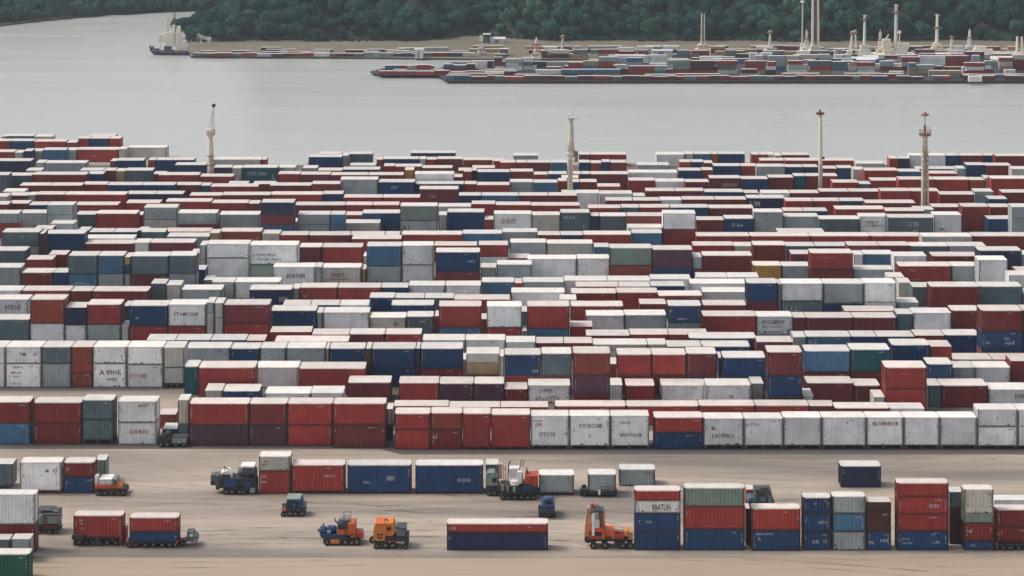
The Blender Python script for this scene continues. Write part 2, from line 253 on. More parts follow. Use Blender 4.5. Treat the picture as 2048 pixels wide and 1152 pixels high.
# x0 x1 then tiers from the top (pixel of the front top edge + colour key); b=ground line; g=clear gap under the box; |tier:TEXT:ink:fx:fy:h[:w]
DATA = r'''
-40 59 1108v b=1161
22 61 1078g b=1124 |0:O:r:.35:.62:.2
-40 20 1079G b=1122
-60 71 989w 1049R b=1105
1269 1362 981r 1001w 1026b 1062b b=1101 |1:BRATLIN:k:.58:.55:.55:.42|2:ULLI:w:.3:.5:.16|2:T:w:.1:.5:.18
1368 1490 976s 1013r 1058b b=1101
1503 1602 1017r 1060b b=1101 |1:HBN ITANTS:w:.26:.2:.12|1:IL:w:.16:.42:.18
1606 1662 995b 1027b 1063b b=1101 |1:HIIU:w:.7:.5:.2|2:IHI:w:.45:.55:.22|2:LI:w:.8:.5:.2|0:8:w:.45:.4:.2
1665 1732 993g 1027B 1063g b=1101
1491 1501 1017k 1060k b=1090
1899 1926 984G 1016k 1042k b=1088
1733 1783 1004k 1022k 1062b b=1101 |2:IN:w:.18:.6:.2|2:HHI:w:.72:.5:.2
1794 1898 966r 993r 1028r 1062b b=1101 |1:IMN:w:.72:.55:.26|3:IDT I70:w:.16:.42:.11|3:HLN NW:w:.2:.62:.1|3:J AR:w:.76:.6:.2|3:NTTVIJ:w:.75:.12:.07
1928 1988 979W 1028s 1046R 1081b b=1101 |2:el:w:.2:.45:.26|3:FILILL:w:.3:.5:.2
1992 2068 1019R 1054R b=1096 g=9 |1:EJCI:y:.08:.4:.25|1:E:w:.78:.75:.2
1988 2060 1000w b=1046
1492 1509 979r b=1012
146 246 1031r b=1092 g=17 |0:EA:w:.16:.22:.12|0:IM -:w:.18:.38:.1|0:IIIII:l:.18:.6:.12
258 357 1035r 1063b b=1096 g=12
893 1097 1047r 1065n b=1101 |0:L3M:w:.055:.55:.35
1681 1763 932n b=975
-40 26 928G b=978 g=6
39 123 925w b=988 g=6 |0:M:k:.66:.3:.12|0:O:k:.85:.3:.17|0:r:k:.52:.47:.08
127 188 925R 954b b=987 |0:A:w:.14:.45:.22|1:O:w:.1:.35:.18|1:7:w:.93:.2:.18
190 212 920s b=966
517 581 913W 942r b=988 |0:S:r:.22:.45:.4|1:F:l:.12:.5:.7
583 690 930r b=988 g=5 |0:OIMNOTI:w:.7:.42:.12:.26
694 823 930b b=988 g=3 |0:AMN:w:.67:.48:.22:.14|0:ZJia:w:.3:.64:.12:.12
830 967 930b b=988 g=3 |0:BUJDIN:w:.72:.58:.2:.2
971 998 929G b=982
1078 1149 950g b=991 g=5
1176 1233 949g b=993 g=9
1238 1311 939g b=972
-30 60 804R 846B b=889
67 161 805R 847R b=889
167 227 800G 839G b=889 g=9
235 314 803w 845w b=889 |0:MOTO:k:.65:.22:.13:.25|1:DDBD):r:.55:.45:.28:.5
316 352 829O b=857
324 354 858t b=884
356 377 800W 848G b=886 
773 786 818W 850k b=882
379 496 807r 850p b=892 |0:I:l:.02:.5:.5
500 571 807m 850p b=892
577 664 807r 850r b=892
667 772 807r 849m b=892
789 859 827r 859r b=899
863 924 826O 859R b=899 |1:al:w:.12:.35:.3
926 980 827r b=899 g=4
984 1060 829r b=899 g=4
1062 1137 832w b=899 g=7 |0:arulwy:r:.18:.17:.1:.28|0:SPF:r:.2:.3:.14:.2|0:ITTCTE:k:.43:.62:.15:.44
1140 1219 832w b=899 g=7 |0:OYUIICUIIE:k:.52:.33:.16:.62|0:II:p:.5:.66:.12
1222 1299 832w b=899 g=7 |0:IOUJ:k:.37:.24:.14:.26|0:WOUTULUIR:k:.52:.64:.14:.62|0:....:p:.4:.88:.02:.5
1308 1404 835r 865b b=899 |0:III:l:.55:.35:.14
1409 1486 837w b=899 g=8 |0:E.:r:.28:.37:.14:.18|0:LAUTNLO:k:.5:.64:.16:.6
1490 1565 837w b=899 g=8 |0:LUTO:r:.22:.23:.12:.34
1568 1642 835w b=899 g=8
1645 1731 835w b=899 g=8 |0:&:r:.58:.17:.1
1734 1806 835w b=899 g=8 |0:BLOBNEOB:r:.52:.22:.17:.74
1809 1878 835w b=899 g=8
1881 1952 835w b=899 g=8
1957 2034 819w 853w b=899 g=7 |0:+:k:.5:.5:.14|1:LI:p:.5:.5:.1
2037 2110 819w 853w b=899 g=7
787 896 812r b=852
899 1000 814r b=852
1001 1097 814r b=852
1110 1252 812r b=850
1253 1397 812r b=850
1399 1510 811r b=850
1511 1618 811r b=850
1620 1668 812m b=850
1671 1778 816R b=854
1780 1850 817w b=854 |0:0L:k:.4:.4:.2
409 444 781W b=823
446 519 782b b=823
529 620 787w b=826
622 687 786w b=826
398 510 735r b=776
512 595 735w b=776
600 728 737r b=777
695 782 765m b=803
797 877 766r b=803
879 947 767p b=803
948 1007 767p b=803
1010 1054 778R b=806
1057 1141 771w b=806 |0:LUTHEY:k:.42:.3:.24:.36|0:aTLs.LUTTO:k:.46:.74:.26:.62
1251 1310 771r b=806
1322 1411 771w b=806
1412 1501 771w b=806 |0:OIJ:k:.55:.45:.16|0:III.:p:.6:.78:.14
1503 1528 767g b=806
1614 1707 766m b=806
1708 1761 771m b=806
1771 1852 735r 777r b=813 |0:W.:l:.45:.3:.1
1857 1882 771G b=812
1884 1975 771R b=812
1978 2060 779w b=814 |0:DFFEL:k:.8:.4:.3:.34
-70 9 694w 727w b=775 |1:I4:k:.6:.2:.1
12 81 694w 727w b=775 |0:TM:k:.47:.45:.22|0:O:k:.83:.45:.24|1:ZAENG:r:.34:.16:.1:.3|1:MDGIS:r:.3:.38:.1:.3|1:GOD:r:.3:.55:.1|1:JEIO IB:l:.3:.85:.12
85 141 694G 727g b=775
144 184 694O 727r 745O b=775
186 252 694w 727w b=775 |1:A:r:.27:.37:.26|1:WINOEL:k:.62:.37:.24:.5|1:WAEEZ:r:.56:.66:.12:.34|1:I:k:.9:.66:.14
255 325 694w 729w b=775 |0:o:k:.15:.3:.1|1:ETTI:l:.17:.5:.2:.22|1:UIIII:p:.42:.5:.2:.24
328 369 695W 735W b=775 g=6
372 460 696g b=735 |0:G:l:.2:.6:.2
368 395 733t b=775
461 519 697b b=735
520 571 696g b=735
573 650 696g b=735
652 657 697W b=736
659 730 697b b=736
734 742 697k b=774
744 830 697b 736b b=774
833 840 697n 738k b=774
841 926 697b 737m b=774
932 998 707W 726T 750O b=784 |0:IIIOIII:k:.65:.65:.4:.3
1000 1008 712W 752W b=788
1009 1082 709b 752r b=790 |0:WF:w:.85:.78:.16
1083 1144 707G 752r b=790
1146 1221 706O 750p 792R b=830
1234 1303 709r 750m b=790
1304 1372 709r 750m b=790
1374 1434 707m 753p b=790
1437 1445 716n b=757
1446 1532 715b 756r b=795
1535 1605 704m 751b 795k b=832
1610 1699 702B 744R b=787
1703 1781 699t 743m b=787
1784 1860 690b 731m b=770
1861 1903 693r 731m b=770
1855 1906 728b b=778
1890 1960 670b b=706
1906 1950 735g b=775
1950 2020 735w b=775
2023 2070 722R b=768
1906 1985 719m b=757
1986 2060 719m b=757
845 929 680w b=714 |0:IIIIIIIIII:k:.42:.42:.12:.5
931 1010 680w b=714
1012 1071 684w b=720 |0:SLM:r:.35:.4:.3:.22|0:IUUT:k:.7:.4:.3:.22
1072 1127 686R b=719
1128 1185 686R b=719
1186 1293 689W b=722 |0:IIIIIII:p:.5:.35:.12:.5|0:NGYK:k:.88:.4:.22:.1
1298 1333 689W b=722
1334 1403 693n b=726
1404 1501 693b b=726
1378 1513 676b b=709
1514 1586 684m b=717
1260 1337 669r b=702
1338 1416 669r b=702
292 350 680g b=712
351 420 680B b=713
421 491 680B b=713
493 530 681r b=713
539 622 664r b=698
624 697 669r b=701
548 697 683r b=716
699 769 668m b=702
770 843 668r b=702 |0:L IIIIIII:l:.4:.45:.14:.6
1587 1612 674g b=710
1613 1702 673B b=709 |0:NE NK:w:.15:.35:.3:.2
1703 1753 673b b=709 |0:OVYYIIIS:w:.42:.45:.24:.6
1755 1828 673b b=709
1831 1889 671m b=707
-40 57 599w b=634 |0:IHTEOIIS:k:.68:.45:.3:.35
-40 58 639G b=684
61 128 599O 647w b=684
131 172 615n 650w b=684 |0:OLUI:w:.2:.45:.16:.35
174 241 609r 649g b=684
243 257 652W b=684
247 258 612n b=648
259 335 611b 652r b=684 |0:de:w:.2:.6:.16
337 410 609w 652r b=684 |0:STOMCONI:r:.47:.45:.2:.68
414 427 605g 627W b=684
430 446 606W 636W b=684
448 539 609m 647r b=684
541 632 621b b=661
634 645 625g b=664
646 738 625w b=664
740 812 635W b=668 |0:IIIU:k:.74:.4:.3:.16|0:MIII:p:.3:.85:.14
813 867 633G b=668 |0:BVB:w:.6:.3:.16
740 789 595b b=638
782 868 610b b=642 |0:F:w:.25:.5:.26|0:G:w:.92:.45:.2
877 963 612r 655B b=690
973 1044 613w 655r b=690
1054 1139 612r 657B b=690
1142 1247 612r b=648
1172 1248 631w b=667
1250 1333 630g b=667
1336 1403 611b 647s b=682 |0:GBMBKR17:w:.42:.75:.14:.36|0:O:w:.08:.3:.2
1406 1512 632r b=670
1514 1585 633w b=670 |0:WCIGBBNY:k:.46:.3:.24:.7|0:EN1GNNT:p:.44:.55:.14:.6|0:LIRNOU:k:.4:.85:.2:.7|0:III:k:.9:.8:.3
1587 1611 635m b=670
1613 1706 635m b=670
1708 1792 635m b=670
1795 1825 628G b=668
1827 1903 626w b=668
1904 1961 621R b=664
1963 2045 621R 662b 704R b=739 |1:2n:w:.15:.55:.16|1:oad:w:.68:.55:.24:.24|1:Llu:w:.62:.35:.16
2047 2080 621R 662n b=739
43 140 581r b=612
142 183 582R b=612
185 296 582R b=612 |0:H:l:.1:.3:.2
301 331 567G b=602
333 362 570W b=604
363 444 579g b=611
423 468 564W b=598
470 560 564w b=598
498 583 579n b=610 |0:IIIIII:w:.8:.5:.28:.2|0:G:w:.07:.5:.3
585 598 577W b=608
600 674 575r b=607 |0:W:w:.15:.55:.22
675 761 575r b=607
763 816 575b b=607
817 890 571w b=604
891 962 571w b=604
963 1028 564B b=597
1030 1044 566r b=598
1046 1126 564g b=597
565 620 610m b=642
621 678 610b b=642 |0:AIN:w:.2:.45:.3
679 736 610w b=642
789 848 596n b=628
849 906 596G b=628
909 1020 599r b=632
1022 1130 585w b=618
1142 1233 586R b=620
1234 1315 585r b=620 
1151 1237 573r b=606
1238 1300 573s b=606
1130 1215 561w b=594
1216 1300 561w b=594
1302 1382 558w b=590
1302 1370 572b b=604
1318 1403 591r b=624
1407 1496 584w b=618 |0:OG:k:.82:.7:.16
1380 1492 567w b=600
1494 1555 566b 604m b=640
1279 1333 608R b=642
1406 1493 610m b=643
1557 1562 568W b=639
1563 1645 567w 602G b=640 |1:L I L:w:.25:.4:.3
1648 1726 567g 607b b=640 |1:EUII KIU:w:.35:.45:.4:.6
1729 1793 566w 605w b=640
1689 1793 622R b=655
1798 1823 565W b=600
1825 1860 574G b=612
1862 1956 573R b=614
1962 2045 573G b=614
-40 52 501G b=540
52 105 519r b=552
-40 41 535g b=576
43 105 545R b=578
107 135 545b b=580
137 194 511G 548B b=584 |1:LETTISO:w:.45:.6:.3:.6
197 247 511B 549g b=584
249 260 514T 530b 549g b=584
263 336 512G 549m b=584
339 392 511G 549g b=584
96 133 509R b=545
399 411 490W 520W b=556
413 498 488w 516w b=556
500 596 490w 529s b=564 |0:n- FFNII.GII EL:k:.3:.5:.1:.55|0:Oic6e..bvee:k:.4:.72:.12:.55
545 629 534w b=567 |0:IHORTHERI:k:.55:.45:.26:.46
631 643 534g b=567 |0:N:k:.5:.4:.16
645 722 535W b=568 |0:LINILT:r:.4:.45:.26:.36|0:buvetisorte:r:.45:.7:.14:.5
598 643 494m b=534
644 725 494r b=533
723 732 538y b=566
733 802 492B 532g b=565
805 867 491w 530w b=565 |0:G:r:.08:.4:.16
871 960 504b 543m b=575 |0:ANADIG:w:.8:.48:.14:.18
868 954 491r b=524
957 1016 490r 514w b=548
961 992 535W b=566
994 1064 529g b=562
1020 1092 485g b=516
1094 1186 487W b=518
1017 1060 516m b=548
1054 1152 518w b=557
1155 1218 517w b=557
1188 1219 494B b=527
1221 1304 496s 531O b=564
1306 1382 499p 537b b=569
1386 1466 491r b=522
1388 1404 514g 538R b=568
1405 1505 511R b=550
1468 1505 492W b=521 |0:FLUUSE:l:.5:.4:.24:.6
1507 1571 490R b=525
1507 1563 531y b=562
1564 1619 532g b=562
1582 1623 508m b=540
1623 1706 506r 538R b=570 |0:CEHSVTSST:l:.4:.3:.12:.5
1707 1727 509w b=538
1728 1787 508B b=540
1707 1787 539g b=569
1789 1854 512w b=542 |0:LUITIII:k:.55:.55:.5:.55
1798 1902 532r b=564 |0:TY:w:.25:.3:.16|0:III:w:.3:.3:.1|0:-------:l:.3:.85:.04:.2
1904 1956 532g b=564
1958 2016 520w b=565
1865 1957 512R b=543
1958 2044 501n b=545
2018 2060 550w b=580
1573 1630 492G b=521
1631 1692 492n b=521
1698 1758 491R b=522
1759 1819 491R b=522
1820 1895 492G b=522
1900 1973 492g b=522
1393 1500 472r b=501
1501 1620 472r b=501
1621 1740 472r b=501
1741 1843 472r b=501
1845 1944 473W b=503
3 76 464G 494g b=526 |0:IE V:w:.55:.35:.14
82 88 467k b=530
89 168 467b b=506
178 226 464n b=490
227 274 464b b=490
170 268 477w b=503
169 267 487R b=514
270 298 485w b=515 |0:OEQ:k:.7:.4:.3:.35
300 389 485m b=516
282 330 464G b=490 |0:CNOSINCIOB:w:.5:.5:.2:.7
331 420 463r b=489
333 416 473g b=502
422 438 466T b=495
440 522 463O b=494 |0:Eaiiii:y:.25:.5:.24:.26|0:aiii:y:.85:.5:.2:.18
524 560 467W b=494
561 616 470r b=496
617 700 470m b=496
702 769 470R b=495
703 800 478r b=506
805 924 469r b=499 |0:IMIKO:l:.65:.45:.24:.14
925 1004 467B b=497
1005 1074 464g b=495
1076 1120 470R b=500 |0:GB:w:.25:.45:.3
1121 1165 470n b=500 |0:VMIB:w:.3:.45:.3:.4
1167 1262 469r b=500 |0:IIIII:l:.08:.45:.24:.12
1264 1324 466B b=494
1256 1325 455w b=483
1326 1392 427w 459r b=489
1947 2060 472R b=503
-40 37 427g 447r b=476
39 99 426g b=452
93 147 410g 430g b=468
58 93 410b b=437
18 56 407R b=433
-30 15 409R b=436
100 148 447w b=474
150 236 410r b=437
151 190 429G b=455
192 273 427r b=457
251 320 406r b=434 |0:EISET:l:.3:.5:.24:.3
275 285 430r b=456
287 353 415g 440W b=470
356 434 426g 449m b=477
330 422 403r b=432 |0:of uf:w:.8:.6:.16:.18|0:EA:w:.28:.4:.2
423 495 406r b=434
438 519 429g b=465
497 519 407m b=436
522 588 405n 430m 451B b=482
590 689 410m b=438
595 660 429g 450g b=478
661 689 429B 450B b=478
692 744 410r b=438 
745 798 410r b=438 |0:EG:w:.2:.6:.3
691 734 430r b=458
724 800 426b b=464
691 760 446W b=474
800 875 412s 441g b=472 |1:IU:k:.16:.5:.4
876 942 413W b=442
877 893 430W b=462
895 968 424b b=462
970 986 439O b=466
943 990 408r b=435 |0:IGNGB:w:.75:.45:.3:.4
992 1061 410r b=438 |0:EIIUEINL:l:.4:.5:.4:.7
988 1063 428w b=465 |0:I.DIDIT:r:.38:.4:.28:.42
1064 1119 430W b=466 |0:O:r:.3:.45:.14
1063 1160 411r b=438
1122 1179 425G b=466 |0:EII:w:.3:.25:.14:.4|0:IJ:w:.8:.7:.2
1176 1242 416r b=442
1181 1198 432n b=466
1243 1278 415G b=442
1279 1340 415r b=442
1200 1253 432G b=467
1254 1326 432m 454g b=480
1341 1416 415b b=444
1418 1508 416m b=447 |0:Souaukinu:w:.5:.5:.22:.36
1393 1448 440R b=466
1449 1507 437b b=466 |0:II ku:w:.45:.45:.3:.4
1508 1566 424g b=464
1568 1636 433g b=460
1567 1607 422r b=448
1608 1656 422b b=448 |0:ANNUIM:w:.5:.5:.2:.5
1641 1717 438G b=466
1671 1768 418r b=446
1721 1774 433w b=466 |0:UIRIROT:k:.45:.35:.2:.5|0:G.NUMBG.O:k:.5:.55:.14:.7
1778 1866 435G b=467 |0:1GTBI:w:.55:.35:.3:.26|0:ei:w:.6:.65:.3
1774 1850 422m b=449 |0:IIS:l:.3:.5:.3
1869 1924 430w b=468 |0:BIR:k:.3:.75:.16
1924 1978 413R b=462
1865 1922 414m b=441
1980 2022 414R b=441
1976 2030 438b b=468
2024 2070 414g 437g b=468
-40 15 393W b=418
16 55 391R b=416
56 71 390g b=416
72 127 389R b=416
128 249 389r b=418
254 310 388n b=417
311 366 388n b=417 
378 443 391r b=418 |0:RNNIL:l:.7:.45:.3:.3
444 540 390m b=418 |0:ODIC:l:.5:.6:.3:.2
542 645 389r b=417
646 686 388b b=417
687 764 395r b=422
765 840 395r b=422
838 916 378m b=409 |0:IIMI:l:.35:.5:.2:.2
918 960 391n b=417
965 1037 391B b=418 |0:ZCNCNI:w:.2:.5:.3:.3
1038 1096 391m b=419
1097 1154 391m b=419
1154 1198 386w b=420
1200 1265 387w b=412
1211 1265 401m b=426
1266 1319 401R b=426
1322 1363 400w b=425
1365 1430 399R b=426
1431 1493 399R b=426
1494 1570 396n b=425 |0:IUIM:w:.2:.4:.4:.3
1291 1350 382R b=408
1351 1408 382R b=408
1410 1486 384b b=411 |0:ID OIG:w:.3:.5:.3:.4
1488 1518 386R b=412
1572 1626 402r b=429
1627 1680 402r b=429
1681 1730 402b b=429 |0:-blblw:w:.7:.6:.3:.3
1731 1832 406m b=432
38 100 371R b=397
101 163 371R b=397
164 211 369r b=396
216 283 370b b=398
284 349 370b b=398
350 400 370m b=396
402 420 371t b=396
421 516 373r b=399
539 622 371m b=398
623 679 368O b=397 |0:JCIIOI:y:.5:.5:.5:.4
681 755 359g b=394
757 829 364b b=395 |0:BIKET:w:.45:.35:.18:.2
602 660 349m b=375
662 735 350R b=376
736 807 350R b=376
809 828 340y b=366
829 908 348w b=386
883 925 354R b=380
927 943 343r b=368
831 926 368n b=394
955 1018 344b b=374
930 952 368r b=392
954 1018 370r b=398
1021 1066 343O b=369
1021 1066 364g b=392
1067 1115 365B b=393 |0:Q:w:.3:.5:.18
1068 1095 349r b=374
1097 1134 348b b=374
1116 1134 362o b=388
1145 1159 364b b=392
1160 1194 364R b=392
1146 1162 348r b=374
1163 1180 348b b=374
1181 1256 348m b=380
1195 1241 373o b=400 |0:ONNITI:w:.25:.5:.3:.36
1257 1353 345w b=374
1275 1339 330g b=356
1257 1310 361r b=388
1311 1369 363w b=389
1371 1418 364R b=392
1419 1481 356m b=384 |0:SISNNO RUO:w:.65:.5:.3:.5
1483 1536 358b b=385
1538 1587 355R b=382
1588 1611 352t b=380
1612 1645 352R b=380 |0:NIVEUVBE:w:.5:.4:.24:.8
1646 1676 352r b=380
1515 1570 333g b=358
1572 1606 334b b=360 |0:SDJ:w:.3:.45:.3:.4
1607 1637 334n b=360
1646 1674 337m b=361
1675 1706 336b b=361
1573 1642 321r b=348
1643 1711 321r b=348
1713 1769 327W b=350
1707 1728 339W b=366
1730 1796 341r b=369
1797 1843 343B b=369
1742 1797 361r b=386
1798 1870 359r b=388
1871 1938 359r b=388
1939 1969 360o b=388
1970 1982 356g b=388
1983 2060 357r b=392
1639 1698 383m b=409
1699 1761 383m b=409
1762 1820 382r b=411
1821 1879 382r b=411
1880 1949 389R b=415
1950 1988 383g b=410
2004 2060 385R b=411
1819 1892 311w b=336
1893 1920 311b b=336
1921 1968 311m b=336 |0:YYNAIVYS:w:.5:.5:.3:.7
1969 1991 311b b=336
1992 2060 312R b=337
1779 1797 317r b=340
1798 1819 317n b=340
1933 1970 330b b=356 |0:NE:w:.3:.4:.4
1971 2023 331R b=356
2025 2060 338W b=364
1858 1914 347r b=372
1915 1932 337g b=366
1520 1568 321r b=345
1520 1534 309o b=332
1535 1549 309W b=332
1565 1619 310m b=333
1551 1563 311l b=333
1313 1369 309w b=334
1370 1387 308W b=332
1388 1422 308B b=332
1423 1436 308o b=332
1437 1490 308b b=332
1503 1519 309r b=332
1181 1253 309r b=332
1158 1180 309m b=332
1158 1180 325b b=350 |0:IIM:w:.6:.4:.4:.5
1182 1203 326r b=350
1204 1220 324b b=350
1222 1253 325O b=350
1000 1030 325o b=350
1032 1053 325r b=350
1054 1102 325m b=350
1104 1134 325B b=350
1027 1076 311g b=334
1359 1382 324o b=347
1383 1407 324b b=347
1409 1426 326R b=350
1427 1481 332b b=357 |0:BBAKERI TII:w:.4:.5:.26:.6
1482 1512 332r b=357
1359 1403 341b b=366
1404 1426 340r b=365
3 12 273T b=294
13 67 272G b=295
68 105 273W b=295
-30 19 282r b=304
20 67 282b b=305 |0:SHBLEJS:w:.65:.5:.5:.7
68 131 283r b=306
133 153 285m b=308
155 178 277r b=299
179 217 277b b=299 |0:WEI:w:.3:.4:.4|0:JNNNNN:w:.7:.6:.3:.4
218 241 277r b=299
178 230 272r b=292
133 152 300W b=324
155 236 299r b=324 |0:UA:w:.4:.5:.18
253 333 295W b=319
237 252 298W b=320
85 130 300B b=325 |0:SUSNIM:w:.75:.35:.2:.4
65 84 302W b=326
-30 28 304O b=328
29 46 305W b=330
47 63 302n b=328
-40 62 322n b=352 |0:I ITT:w:.55:.4:.16:.4
71 88 325W b=352
90 172 326g b=353
65 173 349R b=376
18 62 351G b=378
-40 16 350G b=386
234 287 321b b=346 |0:EBP.BAKBZ:w:.65:.6:.2:.55
220 233 322m b=346
296 310 320O b=345
311 388 320b b=345
349 412 330b b=356
427 522 319W b=344
523 533 319r b=344
427 463 335n b=362
464 484 336W b=364
485 555 335t b=366 |0:CNTDCMIN:w:.4:.4:.28:.6|0:.L:w:.88:.6:.36
556 591 335W b=360
174 206 348b b=374 |0:Q:w:.85:.4:.3
207 230 341R b=366
232 250 342T b=368
251 305 341G b=370
306 330 348k b=374
316 396 350r b=377 |0:B:w:.08:.4:.2
400 466 353r b=380
617 684 314b b=341 |0:CUKTATI:w:.45:.5:.24:.36|0:IO:w:.75:.4:.2
685 697 311W b=338
698 745 308G b=335
605 634 336g b=361
636 684 341r b=366
685 760 339n b=365 |0:MSRINB:w:.6:.4:.2:.2
699 751 331t b=355
753 766 319r b=343
767 838 318b b=343
839 852 318W b=343
853 873 319r b=343
875 925 318m b=344
821 911 306b b=331
927 985 320O b=345
986 1010 322o b=347
767 789 332r b=357
790 843 333O b=358
844 905 336m b=360
916 943 341r b=366
945 953 341k b=366
944 990 336R b=358
556 599 348r b=374
637 683 308r b=330
'''
PC['l'] = (lin(190, 160, 160), 'rose grey')

class Box: pass
def depth_of(b): return 2.0 if b > 1005 else 2.5 if b > 905 else 3.1 if b > 840 else 4.0
stacks = []
for ln in DATA.strip().splitlines():
    if not ln.strip(): continue
    head, *texts = ln.split('|')
    tok = head.split()
    s = Box(); s.x0, s.x1 = float(tok[0]), float(tok[1]); s.t = []; s.g = 0; s.b = None; s.txt = {}
    for t in tok[2:]:
        if t.startswith('b='): s.b = float(t[2:])
        elif t.startswith('g='): s.g = float(t[2:])
        else: s.t.append((float(t[:-1]), t[-1]))
    for t in texts:
        p = t.strip().split(':')
        s.txt.setdefault(int(p[0]), []).append((p[1], p[2], float(p[3]), float(p[4]), float(p[5])) + ((float(p[6]),) if len(p) > 6 else ()))
    s.D = dist(s.b); s.dep = depth_of(s.b); stacks.append(s)
# neighbours of one row stand close together
for s in stacks:
    for q in stacks:
        gap = q.x0 - s.x1
        if q is not s and 0 < gap <= 6 and abs(q.b - s.b) < 9 and s.b < 900:
            s.x1 += gap / 2 - .2; q.x0 -= gap / 2 - .2
stacks0 = stacks
# keep rows that cover each other from standing in one another: work from the back to the front
stacks.sort(key=lambda s: -s.D)
for i, s in enumerate(stacks):
    for _ in range(6):
        ch = False
        for q in stacks[:i]:
            a0, a1 = sorted((wx(s.x0, s.D), wx(s.x0, s.D + s.dep))); b0 = min(wx(q.x0, q.D), wx(q.x0, q.D)); b1 = wx(q.x1, q.D)
            if wx(s.x0, s.D) < wx(q.x1, q.D) - .02 and wx(s.x1, s.D) > wx(q.x0, q.D) + .02 and q.D - .12 < s.D + s.dep and s.D < q.D + q.dep:
                s.D = q.D - s.dep - .13; ch = True
        if not ch: break

# close the open spots inside the yard with single containers, as deep as there is room for
cover = np.zeros((1152, 2500), bool)
def paint_cover(s):
    roof = s.dep * (s.t[0][0] - YH) / s.D; cover[max(0, int(s.t[0][0] - roof)):int(YH + HC * F / s.D) + 1, max(0, int(s.x0)):max(0, int(s.x1) + 1)] = True
for s in stacks: paint_cover(s)
def clear(x0, x1, D): return all(not (wx(x0, D) < wx(q.x1, q.D) - .02 and wx(x1, D) > wx(q.x0, q.D) + .02 and q.D - .12 < D + DEP and D < q.D + q.dep + .12) for q in stacks)
fr = random.Random(3); nf = 0
ylow = lambda x: 757 if x < 372 else 764 if x < 900 else 790
for y in range(338, 792, 3):
    x = 0
    while x < 2048:
        if cover[y, x] or y > ylow(x) or (y < 352 and not cover[:y - 12, x].any()): x += 1; continue
        e_ = x
        while e_ < 2060 and not cover[y, e_]: e_ += 1
        if e_ - x >= 5:
            done = False
            for dy in (3, 0, 6, 10, 14, 18):
                yt = y + dy
                for h in (1.0, .86):
                    base = (yt + 420 * h * 2.7 / HC) / (1 - h * 2.7 / HC); D = dist(base)
                    for a, b_ in ((x - 12, e_ + 12), (x - 4, e_ + 4), (x - 14, e_), (x, e_ + 14), (x, e_)):
                        n = max(1, round((b_ - a) / 75))
                        if clear(a, b_, D):
                            for i in range(n):
                                q = Box(); q.x0 = a + (b_ - a) * i / n; q.x1 = a + (b_ - a) * (i + 1) / n - .4; q.t = [(yt, fr.choice('wwWggrrmbG'))]; q.g = 0; q.b = base; q.txt = {}; q.D = D; q.dep = DEP
                                stacks.append(q); paint_cover(q); nf += 1
                            done = True; break
                    if done: break
                if done: break
        x = e_ + 1
print('fillers', nf)
boxes = []
for s in stacks:
    zb = 0.0
    W = wx(s.x1, s.D) - wx(s.x0, s.D); xc = (wx(s.x1, s.D) + wx(s.x0, s.D)) / 2
    base_px = YH + HC * F / s.D
    n = len(s.t)
    zt = [wz(t[0], s.D) for t in s.t]
    s.boxes = []
    for k in range(n):
        z1 = zt[k]; z0 = zt[k + 1] if k + 1 < n else s.g / F * s.D
        b = Box(); b.x0, b.x1, b.yt = s.x0, s.x1, s.t[k][0]; b.yb = s.t[k + 1][0] if k + 1 < n else base_px
        b.k = s.t[k][1]; b.loc = (xc, s.D, z0); b.W = W; b.H = z1 - z0; b.D = s.D; b.txt = s.txt.get(k); b.st = s; b.i = k; b.n = n
        b.base = base_px; b.gap = s.g if k + 1 == n else 0
        boxes.append(b); s.boxes.append(b)
# visible size of every box, by painting them back to front on a coarse grid
grid = np.full((1152, 2048), -1, int)
order = sorted(range(len(boxes)), key=lambda i: -boxes[i].D)
for i in order:
    b = boxes[i]; roof = max(2, int(b.st.dep * (b.yt - YH) / b.D))
    y0, y1 = int(b.yt - roof), int(b.yb); x0, x1 = max(0, int(b.x0)), min(2048, int(b.x1))
    if x1 > x0: grid[max(0, y0):max(0, min(1152, y1)), x0:x1] = i
cnt = np.bincount(grid[grid >= 0].ravel(), minlength=len(boxes))
for i, b in enumerate(boxes): b.vis = int(cnt[i])
rank = sorted(boxes, key=lambda b: -b.vis)
LIM = 318
for i, b in enumerate(rank): b.single = i < LIM and b.vis > 40
print('stacks', len(stacks), 'boxes', len(boxes), 'single', sum(b.single for b in boxes), 'smallest', rank[min(LIM, len(rank)) - 1].vis)

# ---- labels
def word(b): return PC[b.k][1]
def place(b):
    y, x = (b.yt + b.yb) / 2, (b.x0 + b.x1) / 2
    h = 'far left' if x < 330 else 'left' if x < 780 else 'centre' if x < 1260 else 'right' if x < 1700 else 'far right'
    if y > 1035: v = 'front of the apron'
    elif y > 905: v = 'open apron'
    elif b.base > 880: v = 'long row edging the apron'
    elif b.base > 795: v = 'second line of rows'
    elif b.base > 695: v = 'near part of yard'
    elif b.base > 590: v = 'middle of yard'
    elif b.base > 480: v = 'upper middle of yard'
    elif b.base > 395: v = 'back part of yard'
    else: v = 'waterside rows'
    return v + ', ' + h
def neigh(b, side):
    best = None
    for q in boxes:
        if q is b: continue
        gap = (b.x0 - q.x1) if side < 0 else (q.x0 - b.x1)
        if -4 <= gap < 14 and abs(q.D - b.D) < 5 and min(q.yb, b.yb) - max(q.yt, b.yt) > .4 * (b.yb - b.yt):
            if best is None or gap < best[0]: best = (gap, q)
    return best[1] if best else None
LONG = lambda b: 'long ' if b.W / b.H > 3.4 else 'short ' if b.W / b.H < 1.35 else ''
